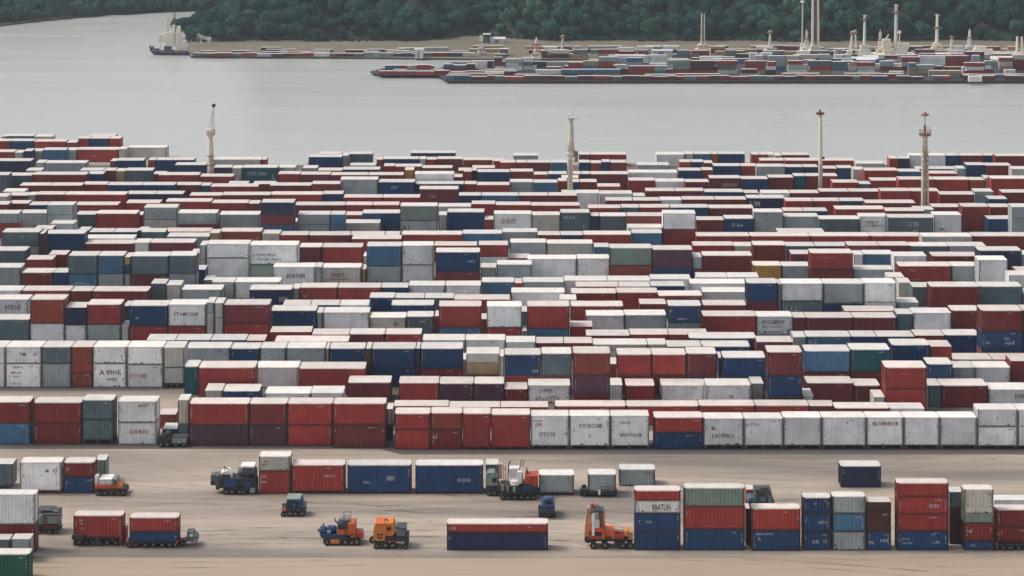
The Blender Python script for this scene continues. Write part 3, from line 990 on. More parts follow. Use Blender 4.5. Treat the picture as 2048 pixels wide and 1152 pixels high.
for b in boxes:
    b.ln, b.rn = neigh(b, -1), neigh(b, 1)
    ink = {'k': 'dark', 'r': 'red', 'w': 'white', 'y': 'yellow', 'p': 'faint', 'l': 'rose'}[b.txt[0][1]] if b.txt else ''
    core = LONG(b) + word(b) + ' container'
    if ink: core += ' with ' + ink + ' letters'
    up = b.st.boxes[b.i - 1] if b.i > 0 else None; dn = b.st.boxes[b.i + 1] if b.i + 1 < b.n else None
    rel = ''
    if up and dn: rel = ' between ' + word(up) + ' above and ' + word(dn) + ' below' if False else ' under ' + word(up) + ' one'
    elif up: rel = ' under ' + word(up) + ' one'
    elif dn: rel = ' atop ' + word(dn) + ' one'
    nb = ''
    if b.ln is not None and b.rn is not None: nb = ', ' + word(b.ln) + ' left, ' + word(b.rn) + ' right'
    elif b.ln is not None: nb = ', right of ' + word(b.ln) + ' one'
    elif b.rn is not None: nb = ', left of ' + word(b.rn) + ' one'
    b.cand = [core + rel + ', ' + place(b), core + rel + nb + ', ' + place(b), core + nb + ', ' + place(b)]
sing = [b for b in boxes if b.single]
from collections import defaultdict
for b in sing: b.label = b.cand[1] if len(b.cand[1].split()) <= 16 else b.cand[2] if len(b.cand[2].split()) <= 16 else b.cand[0]
def clashes():
    d = defaultdict(list)
    for b in sing: d[b.label].append(b)
    return [v for v in d.values() if len(v) > 1]
ORD = 'first second third fourth fifth sixth seventh eighth ninth tenth eleventh twelfth thirteenth fourteenth fifteenth sixteenth'.split()
for v in clashes():
    v.sort(key=lambda b: (b.x0, b.yt)); m = len(v)
    lab = v[0].label
    if len(lab.split()) > 12: lab = v[0].cand[0]
    for i, b in enumerate(v): b.label = (ORD[i] if i < 16 else str(i)) + ' from left, ' + lab
for r in range(3):
    for v in clashes():
        v.sort(key=lambda b: b.yt)
        for i, b in enumerate(v): b.label = b.label + ', ' + ['upper', 'lower', 'lowest', 'bottom', 'last'][min(i, 4)]

for b in sing:
    w_ = b.label.replace(' container', '').split()
    if len(b.label.split()) > 16: b.label = ' '.join(w_[:16])
# ---- build the single ones
YARD = 'shipping containers stacked in the yard'
for b in boxes:
    if not b.single: continue
    e = empty('shipping_container', b.loc, b.label, 'container', YARD)
    e.rotation_euler.z = R(random.uniform(-.35, .35)) if b.n == 1 else 0
    container_parts(b.W, b.H, b.st.dep, b.k, e, near=b.base > 540, txt=b.txt, covered=b.i > 0)
    if b.gap:
        g = b.gap / F * b.D; m = MB()
        for fx in (-.5, -.02, .5):
            x = fx * (b.W - .5); m.box(x - .22, x + .22, .05, .6, -g, -.003); m.box(x - .22, x + .22, b.st.dep - .6, b.st.dep - .05, -g, -.003)
        m.build('stand', paint('rust_steel', lin(84, 56, 44), .7, .7, .4), e)

# ---- bulk mesh builder for the many small boxes
class Bulk:
    def __init__(s): s.v = []; s.f = []; s.mi = []; s.m = []; s.ix = {}
    def mid(s, m):
        if m.name not in s.ix: s.ix[m.name] = len(s.m); s.m.append(m)
        return s.ix[m.name]
    def box(s, x0, x1, y0, y1, z0, z1, key):
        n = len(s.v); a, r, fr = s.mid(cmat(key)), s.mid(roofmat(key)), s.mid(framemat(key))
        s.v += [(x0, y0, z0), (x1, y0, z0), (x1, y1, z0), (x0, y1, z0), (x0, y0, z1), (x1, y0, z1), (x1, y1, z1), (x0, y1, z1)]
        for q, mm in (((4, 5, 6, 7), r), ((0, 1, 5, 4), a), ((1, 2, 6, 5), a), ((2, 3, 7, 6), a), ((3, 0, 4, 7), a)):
            s.f.append(tuple(n + i for i in q)); s.mi.append(mm)
        # top and bottom rails, corner posts standing 2 cm proud
        for (u0, u1, w0, w1) in ((x0 - .01, x1 + .01, z0, z0 + .12), (x0 - .012, x0 + .14, z0 + .12, z1 - .12), (x1 - .14, x1 + .012, z0 + .12, z1 - .12)):
            n = len(s.v); s.v += [(u0, y0 - .02, w0), (u1, y0 - .02, w0), (u1, y0 - .02, w1), (u0, y0 - .02, w1)]; s.f.append((n, n + 1, n + 2, n + 3)); s.mi.append(fr)
    def ribbed(s, x0, x1, y0, y1, z0, z1, key):
        s.box(x0, x1, y0, y1, z0, z1, key)
        n0 = len(s.f); fr = s.mid(cmat(key)); k = int((x1 - x0) / .4)
        for i in range(1, k):
            x = x0 + (x1 - x0) * i / k; n = len(s.v)
            s.v += [(x - .11, y0 - .001, z0 + .12), (x - .05, y0 - .05, z0 + .12), (x + .05, y0 - .05, z0 + .12), (x + .11, y0 - .001, z0 + .12),
                    (x - .11, y0 - .001, z1 - .12), (x - .05, y0 - .05, z1 - .12), (x + .05, y0 - .05, z1 - .12), (x + .11, y0 - .001, z1 - .12)]
            for a in (0, 1, 2): s.f.append((n + a, n + a + 1, n + a + 5, n + a + 4)); s.mi.append(fr)
    def build(s, name): return mesh_obj(name, s.v, s.f, s.m, None, s.mi)
bulk = Bulk()
for b in boxes:
    if b.single: continue
    x, D, z = b.loc; bulk.ribbed(x - b.W / 2 + .05, x + b.W / 2 - .05, D, D + b.st.dep, z, z + b.H, b.k)
# ================================================================ the setting
def structure(o): o['kind'] = 'structure'; return o
# quay edge follows the farthest containers
edge = []
for px in range(-420, 2500, 40):
    ds = [s.D + s.dep + 1.6 for s in stacks if s.x1 > px - 26 and s.x0 < px + 26]
    edge.append((px, max(ds) if ds else 556))
def step_edge():
    pts = []
    for k, (px, D) in enumerate(edge):
        x0, x1 = (px - 20 - CX) / F * D, (px + 20 - CX) / F * D
        if pts: x0 = max(x0, pts[-1][0] + .05) if x0 < pts[-1][0] + .05 else x0
        pts += [(x0, D), (max(x1, x0 + .1), D)]
    return pts
ep = step_edge(); YD0 = 130.0
xs0, xs1 = ep[0][0] - 60, ep[-1][0] + 60
ep = [(xs0, ep[0][1])] + ep + [(xs1, ep[-1][1])]
v = []; f = []
for x, D in ep: v += [(x, YD0, 0), (x, D, 0), (x, D, WZ - 2)]
for i in range(len(ep) - 1):
    a = 3 * i; b = a + 3; f += [(a, b, b + 1, a + 1), (a + 1, b + 1, b + 2, a + 2)]
m, nt, bs = new_mat('apron_concrete')
tc = N(nt, 'ShaderNodeTexCoord')
def omap(sc):
    mp = N(nt, 'ShaderNodeMapping'); mp.inputs['Scale'].default_value = sc; L(nt, tc.outputs['Object'], mp.inputs[0]); return mp.outputs[0]
st = noise(nt, omap((.035, .32, 1)), 1, 6, .62); st2 = noise(nt, omap((.012, .09, 1)), 1, 4, .55); fn = noise(nt, omap((.5, 2.2, 1)), 1, 6, .75)
c = mix(nt, ramp(nt, st, [(.32, 0), (.7, 1)]), lin(160, 146, 130), lin(188, 172, 154))
c = mix(nt, ramp(nt, st2, [(.36, .85), (.56, 0)]), c, lin(108, 101, 95))
c = mix(nt, ramp(nt, fn, [(.35, 0), (.8, .35)]), c, lin(126, 112, 100))
oil = noise(nt, omap((.16, .5, 1)), 1, 3, .5)
c = mix(nt, ramp(nt, oil, [(.66, 0), (.74, .45)]), c, lin(88, 80, 76))
# slab joints: thin dark lines 30 m apart, and long straight cracks
sep = N(nt, 'ShaderNodeSeparateXYZ'); L(nt, tc.outputs['Object'], sep.inputs[0])
def line(src, period, wid, off=0.0):
    a = N(nt, 'ShaderNodeMath', operation='ADD'); L(nt, src, a.inputs[0]); a.inputs[1].default_value = off
    p = N(nt, 'ShaderNodeMath', operation='PINGPONG'); L(nt, a.outputs[0], p.inputs[0]); p.inputs[1].default_value = period / 2
    q = N(nt, 'ShaderNodeMath', operation='LESS_THAN'); L(nt, p.outputs[0], q.inputs[0]); q.inputs[1].default_value = wid; return q.outputs[0]
wob = noise(nt, omap((.05, .05, 1)), 1, 3)
dg = N(nt, 'ShaderNodeMath', operation='MULTIPLY_ADD'); L(nt, sep.outputs[0], dg.inputs[0]); dg.inputs[1].default_value = .95; L(nt, sep.outputs[1], dg.inputs[2])
dg2 = N(nt, 'ShaderNodeMath', operation='MULTIPLY_ADD'); L(nt, wob, dg2.inputs[0]); dg2.inputs[1].default_value = 3.0; L(nt, dg.outputs[0], dg2.inputs[2])
for src, per, w_, o_, k_ in ((sep.outputs[1], 41.0, .07, 12.6, .22), (dg2.outputs[0], 53.0, .09, 7.0, .3)):
    mm = N(nt, 'ShaderNodeMath', operation='MULTIPLY'); L(nt, line(src, per, w_, o_), mm.inputs[0]); mm.inputs[1].default_value = k_
    c = mix(nt, mm.outputs[0], c, lin(82, 76, 72))
L(nt, c, bs.inputs['Base Color']); bs.inputs['Roughness'].default_value = .85
structure(mesh_obj('ground', v, f, m))
# dark sheets painting shade: contact shadow along row feet, dark gaps between yard rows
shade_mat, nt, bs = new_mat('row_foot_shade'); tc = N(nt, 'ShaderNodeTexCoord')
n1 = noise(nt, omap((.08, .6, 1)), 1, 5, .65)
L(nt, mix(nt, n1, lin(74, 68, 66), lin(104, 96, 92)), bs.inputs['Base Color']); bs.inputs['Roughness'].default_value = .8
def sheet(name, poly, z, mat, kind='structure'):
    o = mesh_obj(name, [(x, y, z) for x, y in poly], [tuple(range(len(poly)))], mat); o['kind'] = kind; return o
def G(px, y, z=0.0): D = dist(y, z); return (wx(px, D), D)
sheet('row_shadow_strip', [G(-420, 898), G(760, 898), G(800, 909), G(2500, 909), G(2500, 880), G(800, 880), G(380, 872), G(-420, 872)], .004, shade_mat)  # contact shadow at the foot of the long row, painted as a strip
sheet('yard_floor', [G(372, 862), G(2500, 862), G(2500, 330), G(-420, 330), G(-420, 757), G(372, 757)], .008, flat('yard_gap_shade', lin(98, 88, 82), .85))  # dark floor colour stands in for shade between the stacks
sheet('block_shadow_strip', [G(-420, 783), G(300, 781), G(390, 776), G(390, 758), G(-420, 758)], .004, shade_mat)  # same painted foot shadow for the left block
ang, nt, bs = new_mat('apron_tan'); tc = N(nt, 'ShaderNodeTexCoord')
n1 = noise(nt, omap((.03, .4, 1)), 1, 6, .65)
L(nt, mix(nt, n1, lin(146, 129, 111), lin(178, 159, 138)), bs.inputs['Base Color']); bs.inputs['Roughness'].default_value = .85
sheet('pavement', [G(-420, 1260), G(2500, 1260), G(2500, 1117), G(-420, 1115)], .004, ang)

# tyre marks: pairs of long faint curves
tm = bpy.data.materials.new('tyre_rubber'); tm.use_nodes = True; nt = tm.node_tree; bs = nt.nodes['Principled BSDF']; tc = N(nt, 'ShaderNodeTexCoord')
bs.inputs['Base Color'].default_value = (*lin(70, 64, 60), 1); bs.inputs['Roughness'].default_value = .8
al = noise(nt, omap((.12, .5, 1)), 1, 5, .7); L(nt, ramp(nt, al, [(.45, 0), (.75, .34)]), bs.inputs['Alpha'])
rt = random.Random(5); v = []; f = []
for q in range(46):
    px, py = rt.uniform(-100, 2100), rt.choice((rt.uniform(915, 1000), rt.uniform(1000, 1130), rt.uniform(1040, 1115))); x, y = G(px, py)
    ang_ = rt.gauss(0, .16) + (math.pi if rt.random() < .5 else 0); turn = rt.gauss(0, .012); pts = []
    for i in range(rt.randint(14, 34)):
        pts.append((x, y, ang_)); x += math.cos(ang_) * 2.2; y += math.sin(ang_) * 2.2; ang_ += turn
    for off in (-.95, .95):
        for i in range(len(pts)):
            x_, y_, a_ = pts[i]; nx, ny = -math.sin(a_), math.cos(a_)
            if i: n = len(v); f.append((n - 2, n - 1, n + 1, n))
            z_ = .013 + q * .0006 + (.0003 if off > 0 else 0); w_ = .2
            v += [(x_ + nx * (off - w_), y_ + ny * (off - w_), z_), (x_ + nx * (off + w_), y_ + ny * (off + w_), z_)]
structure(mesh_obj('tyre_marks', v, f, tm))

# river
wm, nt, bs = new_mat('river_water'); tc = N(nt, 'ShaderNodeTexCoord')
bs.inputs['Base Color'].default_value = (*lin(176, 177, 171), 1); bs.inputs['IOR'].default_value = 1.33
w1 = noise(nt, omap((.25, .9, 1)), 1, 4, .6); w2 = noise(nt, omap((.006, .05, 1)), 1, 4, .6)
bp = N(nt, 'ShaderNodeBump'); bp.inputs['Strength'].default_value = .12; bp.inputs['Distance'].default_value = .12; L(nt, w1, bp.inputs['Height']); L(nt, bp.outputs[0], bs.inputs['Normal'])
mr = N(nt, 'ShaderNodeMapRange'); L(nt, w2, mr.inputs[0]); mr.inputs[1].default_value = .3; mr.inputs[2].default_value = .7; mr.inputs[3].default_value = .2; mr.inputs[4].default_value = .32
L(nt, mr.outputs[0], bs.inputs['Roughness'])
structure(mesh_obj('water', [(-900, 480, WZ), (900, 480, WZ), (1500, 3000, WZ), (-1500, 3000, WZ)], [(0, 1, 2, 3)], wm))

# far bank
LZ = WZ + .7
gm, nt, bs = new_mat('bank_grass'); tc = N(nt, 'ShaderNodeTexCoord')
n1 = noise(nt, omap((.05, .3, 1)), 1, 6, .7); n2 = noise(nt, omap((.02, .35, 1)), 1, 6, .7)
c = mix(nt, ramp(nt, n1, [(.35, 0), (.65, 1)]), lin(114, 104, 84), lin(76, 82, 62))
c = mix(nt, ramp(nt, n2, [(.42, 0), (.6, .9)]), c, lin(128, 112, 100))
L(nt, c, bs.inputs['Base Color']); bs.inputs['Roughness'].default_value = .9
qm = flat('quay_stone', lin(62, 60, 58), .8)
def slab(name, poly, z0, z1, top, side):
    n = len(poly); v = [(x, y, z1) for x, y in poly] + [(x, y, z0) for x, y in poly]
    f = [tuple(range(n))] + [(i, i + n, (i + 1) % n + n, (i + 1) % n) for i in range(n)]
    return structure(mesh_obj(name, v, f, [top, side], None, [0] + [1] * n))
slab('land', [G(382, 116, WZ), G(700, 118, WZ), G(1000, 121, WZ), G(2700, 122, WZ), G(2900, -120, WZ), G(520, -120, WZ), G(436, -20, WZ), G(424, 20, WZ), G(386, 52, WZ), G(376, 86, WZ), G(376, 108, WZ)], WZ - 1, LZ, gm, qm)
slab('river_bank', [G(-700, 95, WZ), G(-200, 70, WZ), G(0, 53, WZ), G(90, 42, WZ), G(200, 31, WZ), G(300, 25, WZ), G(440, 20, WZ), G(560, 18, WZ), G(560, -120, WZ), G(-1200, -120, WZ)], WZ - 1, LZ, gm, qm)

# wooded hills
def sm(a, b, x): t = np.clip((x - a) / (b - a), 0, 1); return t * t * (3 - 2 * t)
def fnoise(x, y): return np.sin(x * .051 + 1.3) * np.cos(y * .043 + x * .021) + .5 * np.sin(x * .127 + y * .09 + 2.1) + .3 * np.sin(x * .31 - y * .17)
def foot(X):
    px = X / 985 * F + CX
    clear = 20 * np.exp(-((px - 935) / 75) ** 2)
    return 986 + 3.5 * fnoise(X, 3.0) + clear
def hill_a(X, D):
    left = -139 + np.clip(D - 985, 0, 200) * .05
    return LZ + sm(0, 26, X - left) * (np.clip(D - foot(X), 0, 90) * .52 + sm(0, 60, D - foot(X)) * 5 * fnoise(X, D))
def bank(X):  # distance of the opposite river bank
    px = X / 1080 * F + CX; y = np.interp(px, [-700, -200, 0, 90, 200, 300, 440, 560], [95, 70, 53, 42, 31, 25, 20, 18]); return (HC - WZ) * F / (y - YH)
def hill_b(X, D): return LZ - sm(0, -6, D - bank(X)) * 3 + np.clip(D - bank(X) - 2, 0, 160) * .30 + sm(0, 50, D - bank(X)) * 3 * fnoise(X * .7, D)
fg = flat('forest_floor', lin(40, 52, 44), .9)
def terrain(name, fn_, x0, x1, y0, y1, nx, ny):
    X, Y = np.meshgrid(np.linspace(x0, x1, nx), np.linspace(y0, y1, ny)); Z = fn_(X, Y) - .4
    v = np.stack([X.ravel(), Y.ravel(), Z.ravel()], 1).tolist(); f = [(j * nx + i, j * nx + i + 1, (j + 1) * nx + i + 1, (j + 1) * nx + i) for j in range(ny - 1) for i in range(nx - 1)]
    return structure(mesh_obj(name, v, f, fg, None, None, True))
terrain('hills', hill_a, -139, 420, 980, 1120, 150, 50)
terrain('terrain', hill_b, -420, -100, 1000, 1230, 90, 60)

def crown_template(seed, n=620, leaf=.5):
    r = np.random.default_rng(seed); k = r.integers(6, 10)
    cs = r.normal(0, 1, (k, 3)); cs /= np.linalg.norm(cs, axis=1)[:, None]; cs *= r.uniform(.25, .78, (k, 1)); cs[:, 2] = np.abs(cs[:, 2]) * .75
    rs = r.uniform(.28, .52, k); cs = np.vstack([cs, [[0, 0, .1]]]); rs = np.append(rs, .62)
    w = rs ** 2 / np.sum(rs ** 2); idx = r.choice(len(rs), n * 2, p=w)
    d = r.normal(0, 1, (n * 2, 3)); d /= np.linalg.norm(d, axis=1)[:, None]
    p = cs[idx] + d * rs[idx][:, None] * r.uniform(.86, 1.08, (n * 2, 1))
    ins = (np.linalg.norm(p[:, None] - cs[None], axis=2) < rs[None] * .84).any(1)
    p, d = p[~ins][:n], d[~ins][:n]
    nn = d + r.normal(0, .45, d.shape); nn /= np.linalg.norm(nn, axis=1)[:, None]
    a = np.cross(nn, r.normal(0, 1, nn.shape)); a /= np.linalg.norm(a, axis=1)[:, None]; b = np.cross(nn, a)
    s = leaf * r.uniform(.6, 1.3, (len(p), 1)) * .16
    q = np.stack([p - a * s - b * s * .6, p + a * s - b * s * .7, p + a * s * .8 + b * s, p - a * s * .7 + b * s * .8], 1)
    # solid heart made of the lobes themselves
    bm = bmesh.new()
    for c, rr in zip(cs, rs):
        bmesh.ops.create_icosphere(bm, subdivisions=1, radius=rr * .86, matrix=Matrix.Translation(Vector(c)))
    hv = np.array([tuple(x.co) for x in bm.verts]); bm.verts.index_update(); hf = np.array([[x.index for x in fc.verts] for fc in bm.faces]); bm.free()
    return q.reshape(-1, 3), hv, hf
def wood(name, pts, sizes, seed, leaf, n, mat):
    tp = [crown_template(seed + i, n, leaf) for i in range(7)]; r = np.random.default_rng(seed)
    V = []; Q = []; T = []; C = []; off = 0
    for (x, y, z), s in zip(pts, sizes):
        q, hv, hf = tp[r.integers(7)]; th = r.uniform(0, 6.28); c, sn = math.cos(th), math.sin(th)
        M = np.array([[c, -sn, 0], [sn, c, 0], [0, 0, 1]]) * np.array([s, s, s * r.uniform(.85, 1.25)])[None].T
        a = np.vstack([q, hv]) @ (np.array([[c, sn, 0], [-sn, c, 0], [0, 0, 1]]) * np.array([s, s, s * r.uniform(.9, 1.3)])) + np.array([x, y, z + s * .9])
        V.append(a); Q.append(np.arange(len(q)).reshape(-1, 4) + off); T.append(hf + len(q) + off)
        C.append(np.full(len(a), np.clip(.5 + .24 * float(fnoise(x * 1.6, y * 2.2)) + r.uniform(-.3, .3), 0, 1))); off += len(a)
        # trunk: three-sided taper
    V = np.vstack(V); Q = np.vstack(Q); T = np.vstack(T); C = np.concatenate(C)
    me = bpy.data.meshes.new(name); me.vertices.add(len(V)); me.vertices.foreach_set('co', V.ravel())
    me.loops.add(Q.size + T.size); me.loops.foreach_set('vertex_index', np.concatenate([Q.ravel(), T.ravel()]).astype(np.int32))
    me.polygons.add(len(Q) + len(T)); ls = np.concatenate([np.arange(len(Q)) * 4, len(Q) * 4 + np.arange(len(T)) * 3]).astype(np.int32)
    me.polygons.foreach_set('loop_start', ls)
    at = me.attributes.new('tree', 'FLOAT', 'POINT'); at.data.foreach_set('value', C.astype(np.float32))
    me.update(calc_edges=True); me.validate(); me.materials.append(mat)
    o = bpy.data.objects.new(name, me); col.objects.link(o); return o
lm, nt, bs = new_mat('forest_leaves')
at = N(nt, 'ShaderNodeAttribute', attribute_name='tree'); geo = N(nt, 'ShaderNodeNewGeometry')
ri = N(nt, 'ShaderNodeMath', operation='MULTIPLY_ADD'); L(nt, geo.outputs['Random Per Island'], ri.inputs[0]); ri.inputs[1].default_value = .35
sc_ = N(nt, 'ShaderNodeMath', operation='MULTIPLY'); L(nt, at.outputs['Fac'], sc_.inputs[0]); sc_.inputs[1].default_value = .65; L(nt, sc_.outputs[0], ri.inputs[2])
L(nt, ramp(nt, ri.outputs[0], [(0, lin(30, 58, 56)), (.5, lin(50, 86, 78)), (1, lin(76, 112, 94))]), bs.inputs['Base Color']); bs.inputs['Roughness'].default_value = 1; bs.inputs['Specular IOR Level'].default_value = .05
def scatter(fn_, x0, x1, y0f, depth, sp, seed, ok):
    r = np.random.default_rng(seed); P = []; S = []
    for X in np.arange(x0, x1, sp):
        for k, dy in enumerate(np.arange(0, depth, sp * .92)):
            x = X + r.uniform(-.45, .45) * sp + (k % 2) * sp * .5; y = y0f(x) + dy + r.uniform(-.4, .4) * sp
            if ok(x, y): s = sp * r.choice([r.uniform(.42, .6), r.uniform(.55, .75), r.uniform(.7, .95)]); P.append((x, y, float(fn_(np.array(x), np.array(y))) - .25)); S.append(s)
    return P, S
P, S = scatter(hill_a, -146, 345, lambda x: float(foot(np.array(x))) + 2, 66, 6.2, 5, lambda x, y: x > -142 + (y - 985) * .05 + 2.5 * math.sin(y * .13))
w = wood('wood', P, S, 11, .42, 1100, lm)
w['kind'] = 'stuff'; w['label'] = 'dense dark green forest covering the hills behind the far port'; w['category'] = 'forest'
P2, S2 = scatter(hill_b, -330, -95, lambda x: float(bank(np.array(x))) + 1.5, 95, 4.4, 9, lambda x, y: not (x > -150 and y - float(bank(np.array(x))) < 4))
w = wood('wood', P2, S2, 31, .6, 300, lm)
w['kind'] = 'stuff'; w['label'] = 'hazy low forest along the left river bank'; w['category'] = 'forest'
# bushes along the foot of the hill
P3 = []; S3 = []
for x in np.arange(-138, 345, 2.6):
    P3.append((x + random.uniform(-1, 1), float(foot(np.array(x))) - random.uniform(0, 3.5), LZ - .3)); S3.append(random.uniform(.7, 1.6))
w = wood('undergrowth', P3, S3, 51, .8, 160, lm); w['kind'] = 'stuff'; w['label'] = 'low scrub along the foot of the wooded hill'; w['category'] = 'bushes'

# ---- far port: container rows on the barges and on the land
FARBOX = [(897, 935, 147, 157, 'T'), (935, 972, 147, 157, 'T'), (972, 1008, 147, 157, 'T'), (972, 1029, 139, 148, 'T'), (1030, 1063, 149, 158, 'O'), (1063, 1077, 149, 158, 'v'),
 (940, 955, 134, 143, 'b'), (1059, 1093, 123, 135, 'n'), (943, 974, 122, 142, 'w'), (975, 985, 122, 137, 'k'), (985, 1011, 121, 136, 'w'), (904, 939, 130, 139, 'm'), (770, 800, 131, 140, 'B'), (800, 818, 131, 140, 'O'),
 (818, 843, 132, 141, 'G'), (843, 869, 132, 141, 'O'), (1093, 1123, 134, 141, 'O'), (1290, 1352, 149, 157, 'T'), (1352, 1440, 148, 156, 'O'), (1565, 1640, 147, 156, 'T'), (1690, 1764, 147, 156, 'T'), (1764, 1808, 148, 157, 'O'),
 (1750, 1818, 128, 139, 'w'), (1780, 1808, 143, 150, 'w'), (1938, 1965, 153, 164, 'w'), (2010, 2032, 140, 150, 'w'), (1890, 1923, 134, 143, 'R'), (1925, 1965, 134, 146, 'w'), (1200, 1265, 130, 139, 'w'), (1300, 1340, 127, 142, 'w'), (1340, 1392, 130, 142, 'w'), (1445, 1470, 114, 124, 'r'), (1400, 1444, 113, 124, 'w'), (1600, 1660, 122, 132, 'w'), (1680, 1720, 133, 146, 'w'), (1230, 1290, 110, 124, 'w')]
farb = []
for a, b_, y0, y1, k in FARBOX:
    D = dist(y1, WZ + 1.15 if y1 > 126 else LZ); z = (WZ + 1.15 if y1 > 126 else LZ) + .01; farb.append((wx(a, D), wx(b_, D), D))
    bulk.box(wx(a, D), wx(b_, D) - .06, D, D + 2.2, z, z + (y1 - y0) / F * D, k)
def far_rows(pxa, pxb, y, z, tiers, keys, skip=0.0, hpx=8.2, lens=(16, 46), seed=1, endstep=0):
    """broken row of stacks whose heights wander"""
    r = random.Random(seed); D0 = dist(y, z); px = pxa; lvl = 1
    while px < pxb:
        w_ = r.uniform(*lens); D = D0 + r.uniform(-.7, .7); h = hpx / F * D
        x0, x1 = wx(px, D), wx(px + w_, D)
        if r.random() < .6: lvl = min(tiers, max(1, lvl + r.choice((-1, 1, 1))))
        n = min(lvl, 1 + int((px - pxa) / 22))
        if not any(x0 < q[1] and x1 > q[0] and abs(q[2] - D) < 2.9 for q in farb) and r.random() > skip:
            z0 = z
            for t in range(n):
                hh = h * r.choice((.85, 1, 1, 1.12)); ins = r.choice((0, 0, 0, .12, .25)) * (x1 - x0) if t else 0; sd = r.random() < .5
                bulk.box(x0 + .03 + (ins if sd else 0), x1 - .03 - (0 if sd else ins), D, D + 2.2, z0, z0 + hh, r.choice(keys)); z0 += hh + .02
        px += w_
MIX = 'rrRmmkkOobnBGgwWTTsg'
WH = 'wwwwWWgggBrRmT'
DK = WZ + 1.15
far_rows(892, 2300, 160.5, DK, 1, 'kkRmGnbBRmkrtG', .1, 8.4, (14, 40), 1)
far_rows(905, 2300, 156, DK, 2, 'TTTTOrrmRGsBTOkW', .0, 8.6, (26, 90), 2, 8)
far_rows(960, 2300, 149, DK, 3, 'TsBWwrwWrGOTkgbw', .14, 9, (14, 56), 3, 5)
far_rows(1000, 2300, 141, DK, 3, WH + 'mr', .2, 9.4, (14, 56), 4, 10)
far_rows(1150, 2300, 134, DK, 3, WH, .3, 9, (14, 60), 5, 20)
far_rows(758, 1010, 150.5, DK, 1, 'OwWmrGmRkr', .0, 8.0, (12, 40), 6)
far_rows(765, 1020, 146, DK, 2, 'WkrmBbOGRgr', .1, 8.2, (14, 38), 7, 8)
far_rows(880, 1160, 141, DK, 3, 'RmwWwBrwGWw', .2, 8.2, (16, 44), 8, 12)
far_rows(386, 950, 113.5, LZ, 1, 'rRmGGOnbwkWrsg', .05, 7.6, (14, 34), 9)
far_rows(386, 412, 112.8, LZ, 2, 'nG', 0, 7.6, (14, 34), 12)
far_rows(400, 950, 110, LZ, 1, 'gwOkGTrRWvk', .3, 7.2, (14, 40), 10)
far_rows(430, 950, 105, LZ, 1, 'kRkmGTOTv', .55, 6.0, (16, 50), 11)
far_rows(990, 2300, 116, LZ, 2, 'kRmGOkkRwWGTm', .35, 7.6, (16, 44), 13)
far_rows(1090, 2300, 110, LZ, 1, 'kRmGTwWRBkO', .3, 7.4, (16, 44), 14)
far_rows(880, 2300, 104, LZ, 1, 'TkORGTkR', .6, 6.4, (20, 60), 15)
far_rows(470, 950, 101, LZ, 1, 'TkOgWRv', .6, 5.6, (18, 60), 21)
far_rows(860, 2300, 98, LZ, 1, 'TWkOwTgR', .62, 6.0, (18, 64), 22)
far_rows(1020, 2300, 107, LZ, 2, 'wgTkRWwm', .45, 7.0, (12, 40), 23)
far_rows(1100, 2300, 126, DK, 2, 'wWgwRwB', .35, 8.0, (14, 50), 24)
fb = bulk.build('stacked_containers'); fb['kind'] = 'stuff'; fb['category'] = 'containers'
fb['label'] = 'tiny mixed containers of the far port and farthest yard gaps'

def P3d(px, py, D): return (wx(px, D), D, wz(py, D))
def barge(name, pts_px, yb, depth, label, h=1.15):
    """long hull with a raked pointed bow on the left"""
    D = dist(yb, WZ); xl, xn, xr = (wx(p, D) for p in pts_px)
    e = empty(name, ((xl + xr) / 2, D, WZ), label, 'barge', 'long container barges moored off the far port'); ox = (xl + xr) / 2
    o = [(xl - ox, depth * .45), (xn - ox, 0), (xr - ox, 0), (xr - ox, depth), (xn - ox, depth)]
    low = [(xl - ox + 3.2, depth * .45), (xn - ox + 1.5, .3), (xr - ox, .3), (xr - ox, depth - .3), (xn - ox + 1.5, depth - .3)]
    n = 5; v = [(x, y, -.8) for x, y in low] + [(x, y, h) for x, y in o]
    f = [tuple(range(n, 2 * n))] + [(i, (i + 1) % n, (i + 1) % n + n, i + n) for i in range(n)]
    mesh_obj('hull', v, f, paint('hull_black', lin(44, 44, 48), .6, .5, .4), e)
    m = MB(); m.box(xn - ox, xr - ox, -.04, .14, h - .22, h + .10); m.box(xn - ox, xr - ox, depth - .14, depth + .04, h - .22, h + .10); m.build('gunwale', flat('gunwale', lin(96, 58, 52)), e)
    m = MB()
    for k in range(4): m.tube((xl - ox + 1.5 + k * 1.4, depth * .45, h), (xl - ox + 1.5 + k * 1.4, depth * .45, h + .5), .16)
    m.build('bollard', flat('gunwale', lin(96, 58, 52)), e)
barge('container_barge', (860, 892, 2500), 167.5, 56, 'nearest long dark barge loaded with containers across the right of river')
barge('container_barge', (736, 762, 1100), 156.5, 24, 'shorter barge with dark pointed bow left of the long loaded barge') if False else None
D2 = dist(156.5, WZ)
barge('container_barge', (735, 760, 893), 155.5, 20, 'shorter loaded barge with dark pointed bow left of the longest one')

